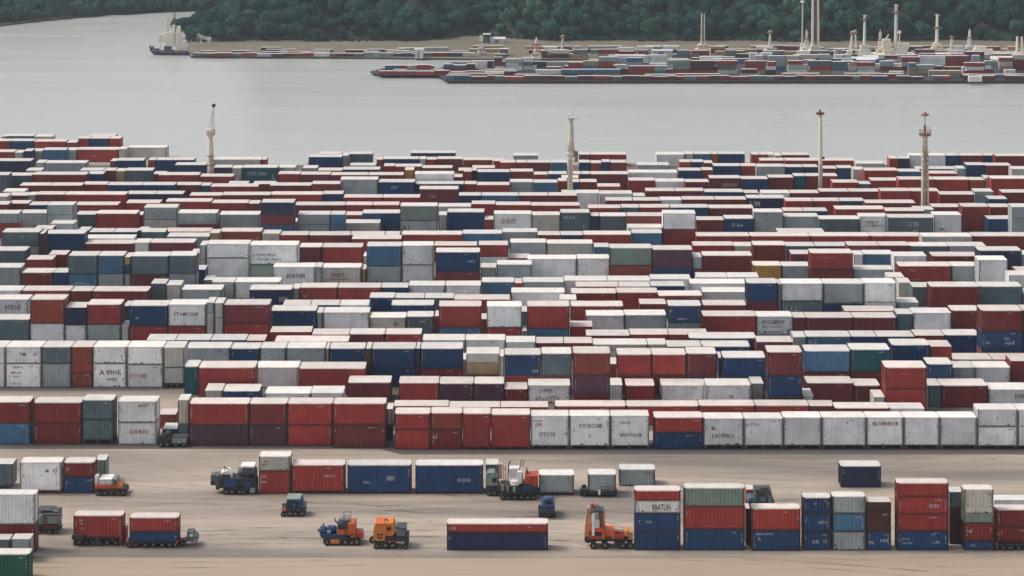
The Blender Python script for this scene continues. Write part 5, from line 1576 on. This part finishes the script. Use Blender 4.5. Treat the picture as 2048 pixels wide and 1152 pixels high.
v4 = Veh('straddle_tractor', 'blue and black heavy tractor with grey tank, coupled left of pale container', 'tractor', 466, 990)
v4.part('counterweight', GRY, ('b', 420, 429.8, 952.5, 965, .5, 2.0), ('b', 430.2, 437, 952.5, 975, .3, 2.2)); v4.part('lower_weight', CHS, ('b', 420, 429.8, 965, 973.5, .5, 2.0), ('b', 430, 438, 975, 982, .5, 2.0))
v4.part('body', CHS, ('b', 437, 511, 958, 978, .2, 2.5), ('b', 505, 513, 962, 988, .3, 2.2)); v4.part('engine_cover', BLU, ('b', 448, 457, 964, 976, .02, .4), ('p', [(457, 975), (457, 962), (460, 958), (468, 958), (473, 963), (473, 975)], .0, .5), ('b', 489, 503, 965, 976, .0, .5))
v4.part('pipework', NVY, ('t', (450, 962, .1), (470, 959, .1), 1.2), ('t', (474, 967, .1), (489, 967, .1), 1), ('t', (474, 972, .1), (489, 973, .1), 1), ('t', (446, 969, .05), (458, 969, .05), 1))
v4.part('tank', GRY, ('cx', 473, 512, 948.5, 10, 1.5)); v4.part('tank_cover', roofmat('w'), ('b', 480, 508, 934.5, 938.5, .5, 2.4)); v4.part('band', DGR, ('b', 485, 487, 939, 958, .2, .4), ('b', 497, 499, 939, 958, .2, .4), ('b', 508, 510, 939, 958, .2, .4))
v4.part('cab', WHM, ('p', [(440, 957.6), (440, 950), (446, 946), (456, 944.5), (464, 950), (464, 957.6)], .5, 2.2)); v4.part('window', GLS, ('b', 441, 460, 951, 957, .42, .5)); v4.part('beacon_arm', DGR, ('t', (448, 945, .8), (447, 938, .8), .8), ('t', (447, 938, .8), (456, 943, .8), 1.2))
v4.part('steps', GGR, ('b', 500, 510, 976, 986, .0, .3)); v4.part('fender', CHS, ('p', [(445, 981), (449, 976), (498, 976), (500, 981)], 0, 2.6)); v4.wheels([(452, 6), (464, 6.6), (479, 6), (487, 6)], 2.2)

v5 = Veh('tow_tractor', 'small blue six-wheeled tow tractor with greenish grey roof, alone mid apron left', 'tractor', 586, 1034)
v5.part('chassis', CHS, ('b', 563, 610, 1017, 1027, .1, 2.2)); v5.part('cab', NVY, ('p', [(571, 1017), (572, 1008), (574, 1000.5), (600, 1000.5), (604, 1006), (604.5, 1017)], .2, 2.1)); v5.part('roof', GGR, ('b', 572.5, 601, 997.5, 1000.8, .1, 2.2))
v5.part('window', GLS, ('b', 575, 583, 1002.5, 1010, .1, .2), ('b', 585, 593, 1002.5, 1010, .1, .2)); v5.part('intake', BLU, ('cz', 600, 1000, 1016, 3.2, .2), ('cz', 589, 1008, 1017, 3, .1)); v5.part('front_guard', ORG, ('b', 563, 572, 1017.5, 1022.5, .0, 2.3))
v5.part('stripe', DGR, ('b', 574, 602, 1019, 1021, .02, .1)); v5.part('mirror', DGR, ('t', (571, 1010, .1), (565.5, 1008, -.1), .6), ('b', 564.5, 567, 1006, 1011, -.2, -.05)); v5.part('rear_tank', GRY, ('b', 603, 611, 1011.5, 1021, .2, 2)); v5.wheels([(566, 5), (580, 6.4), (591, 5.6), (604, 6.4)], 1.8)

v6 = Veh('drill_machine', 'orange tracked machine with blue tanks and thin frame on top, apron centre-left', 'machine', 682, 1092)
v6.part('deck', NVY, ('p', [(640, 1071), (700, 1071.5), (700, 1079), (655, 1079), (642, 1077)], .2, 2.4)); v6.part('front_tank', BLU, ('cx', 637.5, 651, 1068, 9.5, 1.2)); v6.part('engine', BLU, ('cx', 651.5, 672, 1064.5, 7.5, 1.2)); v6.part('valve', GGR, ('b', 653, 661, 1064, 1070, .5, .7))
v6.part('cap', DGR, ('t', (645.5, 1059, 1.2), (645.5, 1053.5, 1.2), 1.8), ('t', (637.5, 1066, 1.2), (634.5, 1068, 1.2), 3)); v6.part('cab', CHS, ('b', 674, 694.5, 1049.5, 1060.5, .3, 2.2)); v6.part('window', GLS, ('b', 676, 683, 1052, 1058, .24, .3), ('b', 685, 692, 1052, 1058, .24, .3))
v6.part('body', ORG, ('b', 674, 689, 1060.8, 1070.5, .2, 2.3), ('p', [(689.5, 1076), (689.5, 1060), (694.6, 1060), (694.6, 1049), (709, 1048.5), (711, 1051), (711, 1076)], .2, 2.3)); v6.part('rear_box', ORR, ('p', [(711.2, 1076), (711.2, 1068), (724, 1068), (726.5, 1080), (719, 1080), (717, 1076)], .4, 2.1))
v6.part('grille', DGR, ('b', 701, 706, 1068, 1072, .1, .2), ('b', 691, 693, 1050, 1075, .1, .2)); v6.part('horn', DGR, ('t', (668.5, 1042, 1), (669, 1046, 1), 1.2), ('t', (669, 1046, 1), (672, 1050, 1), 1.5), ('t', (672, 1050, 1), (677, 1052, 1), 1.8))
v6.part('frame', DGR, ('t', (687.5, 1050, .8), (686.5, 1028, .8), .6), ('t', (701, 1045, .8), (701, 1028, .8), .6), ('t', (686.5, 1028, .8), (701, 1028, .8), .6), ('t', (687, 1035, .8), (701, 1036, .8), .5), ('t', (696, 1048, .8), (699, 1038, .8), .6))
v6.part('hopper', GRY, ('p', [(679, 1042.5), (697, 1043.5), (692, 1048), (684, 1048)], .6, 1.8)); v6.part('side_box', YEL, ('b', 661, 679, 1080, 1087.5, .0, .5)); v6.part('track_frame', CHS, ('p', [(646, 1079.2), (720, 1079.2), (720, 1086), (712, 1091), (662, 1091), (646, 1087)], .2, 2.3))
v6.wheels([(654, 6.4), (691, 6.8), (704, 6), (713.5, 8)], 2.0)

v7 = Veh('tank_machine', 'orange tank vehicle with hook on top and black sign, apron centre-left', 'machine', 781, 1099)
v7.part('tank', YEL, ('p', [(746, 1082), (746, 1066), (749, 1050), (752, 1047.5), (770, 1048), (786, 1047.5), (789, 1055), (790, 1066), (785, 1073), (770, 1073), (769, 1083)], .2, 2.5)); v7.part('tank_lid', ORG, ('b', 751, 769, 1047, 1050, 0, 2.4), ('b', 770, 773, 1050, 1073, .1, .3))
v7.part('sign', flat('sign_black', lin(34, 32, 32)), ('b', 774, 782, 1054.5, 1061.5, .1, .18)); v7.part('stencil', flat('sign_black', lin(34, 32, 32)), ('b', 753.5, 758.5, 1068.5, 1072, .14, .2), ('b', 760, 765.5, 1068.5, 1072, .14, .2), ('b', 755, 758, 1074, 1078.5, .14, .2), ('b', 759.5, 764, 1075, 1079, .14, .2))
v7.part('hook', DGR, ('t', (768.5, 1048, 1), (768.5, 1045, 1), 1), ('t', (768.5, 1045, 1), (771, 1043.5, 1), 1.1), ('t', (771, 1043.5, 1), (774.5, 1045, 1), 1.1), ('t', (774.5, 1045, 1), (774.5, 1049, 1), 1.2)); v7.part('engine_cab', GRY, ('b', 792.5, 812, 1060, 1074.5, .3, 2.3)); v7.part('cab_roof', DGR, ('b', 791.5, 812.5, 1057.5, 1060, .2, 2.4), ('b', 810, 813, 1059, 1074.5, .15, .4))
v7.part('chassis', CHS, ('b', 770, 817, 1074, 1084.5, .1, 2.5), ('b', 744, 772, 1083, 1089, .3, 2.4)); v7.part('stripe', RDM, ('b', 769, 798, 1082.6, 1084.2, .04, .1)); v7.part('front_winch', GGR, ('cx', 808, 818, 1085, 5.5, 1.0)); v7.part('pipe', NVY, ('t', (797, 1056, .6), (789, 1060, .4), 1.4))
v7.wheels([(753, 6.2), (770.5, 7.4), (785.5, 7.4), (811, 5.2)], 2.1); v7.wheel(744.5, 7, .4, .4, 1083)

v8 = Veh('mixer_machine', 'black multi-wheeled machine with white drum and chute, beside orange box', 'machine', 1038, 1001)
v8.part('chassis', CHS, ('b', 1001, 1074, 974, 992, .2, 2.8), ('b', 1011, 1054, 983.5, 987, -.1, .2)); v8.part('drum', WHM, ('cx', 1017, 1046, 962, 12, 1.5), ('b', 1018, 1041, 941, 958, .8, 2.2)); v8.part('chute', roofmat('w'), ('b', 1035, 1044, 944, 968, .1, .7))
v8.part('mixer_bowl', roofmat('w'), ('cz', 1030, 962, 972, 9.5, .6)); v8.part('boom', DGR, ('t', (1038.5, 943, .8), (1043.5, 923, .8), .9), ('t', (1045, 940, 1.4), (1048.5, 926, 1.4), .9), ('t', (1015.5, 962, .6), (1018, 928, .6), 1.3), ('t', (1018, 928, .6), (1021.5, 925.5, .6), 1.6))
v8.part('post', RU, ('t', (1007.5, 972, .2), (1007.5, 932, .2), .8), ('t', (1011.5, 972, .2), (1011.5, 932, .2), .8), ('t', (1007.5, 940, .2), (1011.5, 940, .2), .6), ('t', (1007.5, 952, .2), (1011.5, 952, .2), .6), ('t', (1007.5, 962, .2), (1011.5, 962, .2), .6))
v8.part('cab', NVY, ('b', 1046, 1064, 969.5, 984, .1, 2.4)); v8.part('box', ORR, ('b', 1049.5, 1063, 952.5, 968.5, .1, 2.3), ('b', 1063.3, 1076.5, 952.5, 974, .2, 2.4)); v8.part('side_gear', GGR, ('b', 1003, 1008, 970, 982, .0, .2), ('b', 1013, 1017, 973, 984, .0, .2), ('cz', 1029, 974, 984, 3, .1)); v8.part('fin', GRY, ('p', [(1052, 952.5), (1052.5, 940), (1058, 952.5)], .8, 1.6))
v8.wheels([(1005.5, 5.6), (1017.5, 5.2), (1029.5, 5.2), (1042, 6), (1056, 5.6), (1067, 5.6)], 2.4); v8.wheel(1071, 9, .5, .5, 985)
v8b = Veh('loader_cab', 'sage green cab on black wheels between blue container and white drum machine', 'vehicle', 985, 993)
v8b.part('cab', GGR, ('p', [(972, 972), (972, 950), (975, 946.5), (989, 946.5), (996, 958), (996, 972)], .2, 2.0)); v8b.part('chassis', CHS, ('b', 972, 1000, 972.2, 986, .2, 2)); v8b.part('side_rail', PNK, ('b', 998, 1005, 930, 960, .4, 1.4)); v8b.part('window', GLS, ('b', 984, 993, 957, 966, .12, .2)); v8b.part('post', RU, ('b', 995.5, 998, 929, 984, .1, .4)); v8b.wheels([(979, 5.4), (990, 6.2)], 1.7)

v9 = Veh('tow_tractor', 'narrow dark blue tow tractor seen end-on, alone above red and navy pair', 'tractor', 1094, 1038)
v9.part('body', NVY, ('b', 1083, 1109.5, 1013, 1026, .1, 3.2)); v9.part('hood', NVY, ('b', 1082, 1110, 1011.5, 1014.5, .0, 3.2)); v9.part('cab', BLU, ('cz', 1096, 1000.5, 1012, 10.3, 1.4)); v9.part('window', GLS, ('b', 1088, 1094, 1003, 1009, .55, .8), ('b', 1097, 1104, 1003, 1009, .55, .8))
v9.part('axle', CHS, ('b', 1085, 1107, 1026, 1035, .2, 3)); v9.part('lamp', RIM, ('bolts', [(1097, 1032), (1090, 1019)], .04, 1.3)); v9.part('grille', CHS, ('b', 1092, 1102, 1017, 1023, .04, .12))
for cx_, w_ in ((1077, 8.5), (1102.5, 8)):
    for dd in (.9, 2.8):
        m = MB(); R_ = 7 * v9.k; m.lathe((v9.X(cx_), dd, R_), [(R_ * .5, 0), (R_ * .92, .02), (R_, .1), (R_, w_ * v9.k - .1), (R_ * .92, w_ * v9.k - .02), (R_ * .5, w_ * v9.k)], 20, 'x'); m.build('wheel', BLK, v9.e)

v10 = Veh('flatbed_trailer', 'dark flatbed with side railing under small grey container, right of centre', 'trailer', 1197, 993.5)
v10.part('deck', CHS, ('b', 1160, 1235, 985, 989.5, .0, 2.1 - .2), ('b', 1160, 1180, 977, 985, -.3, -.1)); v10.part('railing', DGR, ('rail', 1200, 1227, 972, 984, -.25)); v10.part('side_box', CHS, ('b', 1180, 1234, 982, 988, -.3, -.04)); v10.part('hose_reel', WHM, ('cz', 1199, 978, 988, 2.4, -.3)); v10.wheels([(1169.5, 5.4), (1216, 4.4), (1227, 5)], 2.6)

v11 = Veh('mast_truck', 'orange truck with tall white and orange mast, touching the blue stack', 'machine', 1218, 1099)
v11.part('chassis', CHS, ('b', 1173, 1266, 1079.5, 1085, .3, 2.3), ('p', [(1228, 1085), (1243, 1085), (1241, 1092), (1231, 1092)], .1, .6)); v11.part('base', ORR, ('b', 1177.5, 1210.5, 1072.6, 1079.3, .1, 2.4)); v11.part('cab', CHS, ('b', 1182, 1208, 1065.3, 1072.4, .2, 2.2)); v11.part('band', ORG, ('b', 1177.5, 1210.5, 1056.5, 1065, .15, 2.3), ('b', 1204, 1210, 1065, 1079, .05, .3))
v11.part('mast_column', WHM, ('b', 1184, 1189.2, 1023.5, 1072, .0, .5), ('b', 1191.5, 1198, 1023.5, 1056, .3, .8)); v11.part('mast_panel', paint('panel_brown', lin(116, 84, 66), .6), ('b', 1198.3, 1208, 1025, 1056.3, .5, 1.6)); v11.part('white_box', WHM, ('b', 1189.5, 1199, 1040, 1056, -.05, .25))
v11.part('mast_head', DGR, ('p', [(1180.5, 1028), (1180.5, 1024), (1190, 1021), (1199, 1021), (1209, 1023.5), (1209, 1026), (1197, 1024), (1190, 1024.5)], .0, 1.8)); v11.part('side_frame', TNM, ('p', [(1169, 1075.5), (1174.5, 1019), (1178, 1019), (1177.5, 1076.5)], .6, 1.6), ('b', 1178.5, 1182.5, 1026, 1056, .6, 1.2))
v11.part('edge_pole', ORR, ('t', (1169.5, 1076, .5), (1175, 1019, .5), .7), ('t', (1182.5, 1028, .1), (1182.5, 1076, .1), .6), ('t', (1205.5, 1025, .1), (1205.5, 1076, .1), .9), ('t', (1209.5, 1025, .3), (1209.5, 1060, .3), .7)); v11.part('top_frame', RDM, ('t', (1182.5, 1020, .4), (1182.5, 1009, .4), .7), ('t', (1190, 1021, .4), (1190, 1012, .4), .7), ('t', (1182.5, 1017, .4), (1190, 1017, .4), .6), ('b', 1183.5, 1189, 1012, 1020, .7, 1.2))
v11.part('lift_loop', DGR, ('t', (1191.5, 1040, .2), (1191.5, 1010, .2), .6), ('t', (1196.5, 1040, .2), (1196.5, 1010, .2), .6), ('t', (1191.5, 1010, .2), (1196.5, 1010, .2), .6)); v11.part('engine_box', ORG, ('b', 1211, 1230.5, 1062.5, 1079, .2, 2.2)); v11.part('pump_rack', RDM, ('b', 1231, 1248, 1070, 1079, .2, 2.1), ('b', 1233, 1237, 1065, 1070, .4, 1.2)); v11.part('pump', GGR, ('cx', 1235, 1247, 1067, 3, .8))
v11.part('yellow_box', YEL, ('b', 1248.3, 1257, 1063.5, 1074, .15, 1.8)); v11.part('rear_box', TNM, ('b', 1257.3, 1266, 1066, 1085, .3, 2)); v11.part('cable', DGR, ('t', (1210, 1047.5, .6), (1228, 1051.5, .7), .3), ('t', (1228, 1051.5, .7), (1248, 1061, .8), .3)); v11.part('arch', CHS, ('p', [(1211, 1079), (1214, 1074), (1221, 1074), (1224, 1079)], .0, .3))
v11.wheels([(1187, 7), (1210, 7.6), (1246, 7), (1260.5, 6.6)], 2.0); v11.wheel(1176.5, 7, 1.2, .45, 1086)

v12 = Veh('yard_tractor', 'dark grey tractor with rooftop gear, standing behind the short red and blue stack', 'tractor', 1522, 1023)
v12.part('chassis', CHS, ('b', 1497, 1549, 1003, 1015, .2, 2.4)); v12.part('cab', GRY, ('p', [(1509, 1003), (1510, 983.5), (1540, 983), (1544.5, 988), (1544.5, 1003)], .2, 2.3)); v12.part('window', GLS, ('b', 1520, 1531, 985.5, 993, .12, .2)); v12.part('side_panel', paint('panel_teal', lin(92, 118, 122), .5), ('b', 1519, 1532, 995, 1003, .1, .2), ('b', 1537, 1544, 993, 1008, .1, .2))
v12.part('fender', paint('fender_blue', lin(70, 96, 112), .4), ('p', [(1496, 1003), (1498, 997), (1503, 995.5), (1512, 997.5), (1517, 1004), (1508, 1004), (1503, 1002)], .0, 2.5)); v12.part('roof_rack', DGR, ('b', 1510, 1543, 981, 983, .2, 2.2), ('rail', 1521, 1538, 979, 981.5, .5), ('t', (1526, 980, .6), (1537, 979.5, .6), 1)); v12.part('lamp', RIM, ('bolts', [(1541, 986), (1543, 1001)], .1, 1.4)); v12.part('pillar', CHS, ('b', 1515.5, 1518, 984, 1005, .08, .2), ('b', 1532.5, 1536, 995, 1006, .08, .2)); v12.part('rear_guard', RU, ('b', 1545, 1548.5, 1003, 1013, .3, 2))
v12.wheels([(1502.5, 7.4), (1512, 6), (1541, 6)], 2.0)

v13 = Veh('yard_tractor', 'black and grey yard tractor in the gap beside DDBD white stack', 'tractor', 346, 895)
v13.part('cab', CHS, ('p', [(318, 890), (318, 874), (327, 872), (329, 867), (337, 869), (343, 876), (343, 890)], .2, 2.3)); v13.part('body', GRY, ('b', 343.5, 374, 876, 888, .2, 2.2)); v13.part('rack', DGR, ('rail', 340, 358, 873.5, 876.5, .2), ('rail', 358, 373, 873.5, 876.5, .2)); v13.part('side_panel', GGR, ('b', 345, 351, 878, 887, .1, .2), ('b', 352.5, 362, 878, 888, .1, .2), ('b', 363.5, 372, 878, 888, .1, .2)); v13.part('window', GLS, ('b', 329, 336, 870, 875, .1, .22))
v13.wheels([(322, 5), (334, 6.4), (352, 4.6), (368, 4.6)], 1.9)
v14 = Veh('rail_wagon', 'dark wagon under end of white block, beside teal container at left', 'wagon', 349, 776)
v14.part('frame', CHS, ('b', 326, 368, 767, 770.5, .1, 3)); v14.part('axle_box', RU, ('b', 330, 336, 771, 775, .0, .3), ('b', 352, 360, 770.6, 775, .0, .3)); v14.wheels([(333, 3.6), (343, 3.6), (357, 3.6)], 2.2)

SKY, SUN, HAZE, EXPO = .15, 1.4, 0.0001, .2
# ================================================================ light, air and camera
w = bpy.data.worlds.new('World'); scene.world = w; w.use_nodes = True; nt = w.node_tree
sky = N(nt, 'ShaderNodeTexSky', sky_type='NISHITA'); sky.sun_disc = False
EL, AZ = R(52), R(-80)     # azimuth measured from +Y, negative = towards the left
sky.sun_elevation = EL; sky.sun_rotation = AZ; sky.air_density = 1.0; sky.dust_density = 4.0; sky.ozone_density = 1.0
hs = N(nt, 'ShaderNodeHueSaturation'); hs.inputs['Saturation'].default_value = .45; L(nt, sky.outputs[0], hs.inputs['Color'])   # veiled, nearly white sky
L(nt, hs.outputs[0], nt.nodes['Background'].inputs[0]); nt.nodes['Background'].inputs[1].default_value = SKY
sun = bpy.data.lights.new('sun', 'SUN'); sun.energy = SUN; sun.angle = R(16); sun.color = (1, .95, .88)
so = bpy.data.objects.new('sun', sun); col.objects.link(so)
d = Vector((math.sin(AZ) * math.cos(EL), math.cos(AZ) * math.cos(EL), math.sin(EL)))
so.rotation_euler = d.to_track_quat('Z', 'Y').to_euler()
if HAZE:
    hm = bpy.data.materials.new('haze'); hm.use_nodes = True; nt = hm.node_tree; nt.nodes.clear()
    out = N(nt, 'ShaderNodeOutputMaterial'); pv = N(nt, 'ShaderNodeVolumePrincipled'); pv.inputs['Color'].default_value = (.80, .88, .95, 1)
    pv.inputs['Density'].default_value = HAZE; pv.inputs['Anisotropy'].default_value = .2; L(nt, pv.outputs[0], out.inputs['Volume'])
    m = MB(); m.box(-1700, 1700, -60, 3200, WZ - 3, HC + 8); o = m.build('haze', hm); o['kind'] = 'stuff'
cam = bpy.data.cameras.new('camera'); co = bpy.data.objects.new('camera', cam); col.objects.link(co)
co.location = (0, 0, HC); co.rotation_euler = (R(90), 0, 0)
cam.sensor_width = 36; cam.lens = F / 2048 * 36; cam.shift_y = -(576 - YH) / 2048; cam.clip_start = 1; cam.clip_end = 8000
scene.camera = co
scene.view_settings.view_transform = 'Standard'; scene.view_settings.look = 'None'; scene.view_settings.exposure = EXPO; scene.view_settings.gamma = 1
scene.render.engine = 'CYCLES'
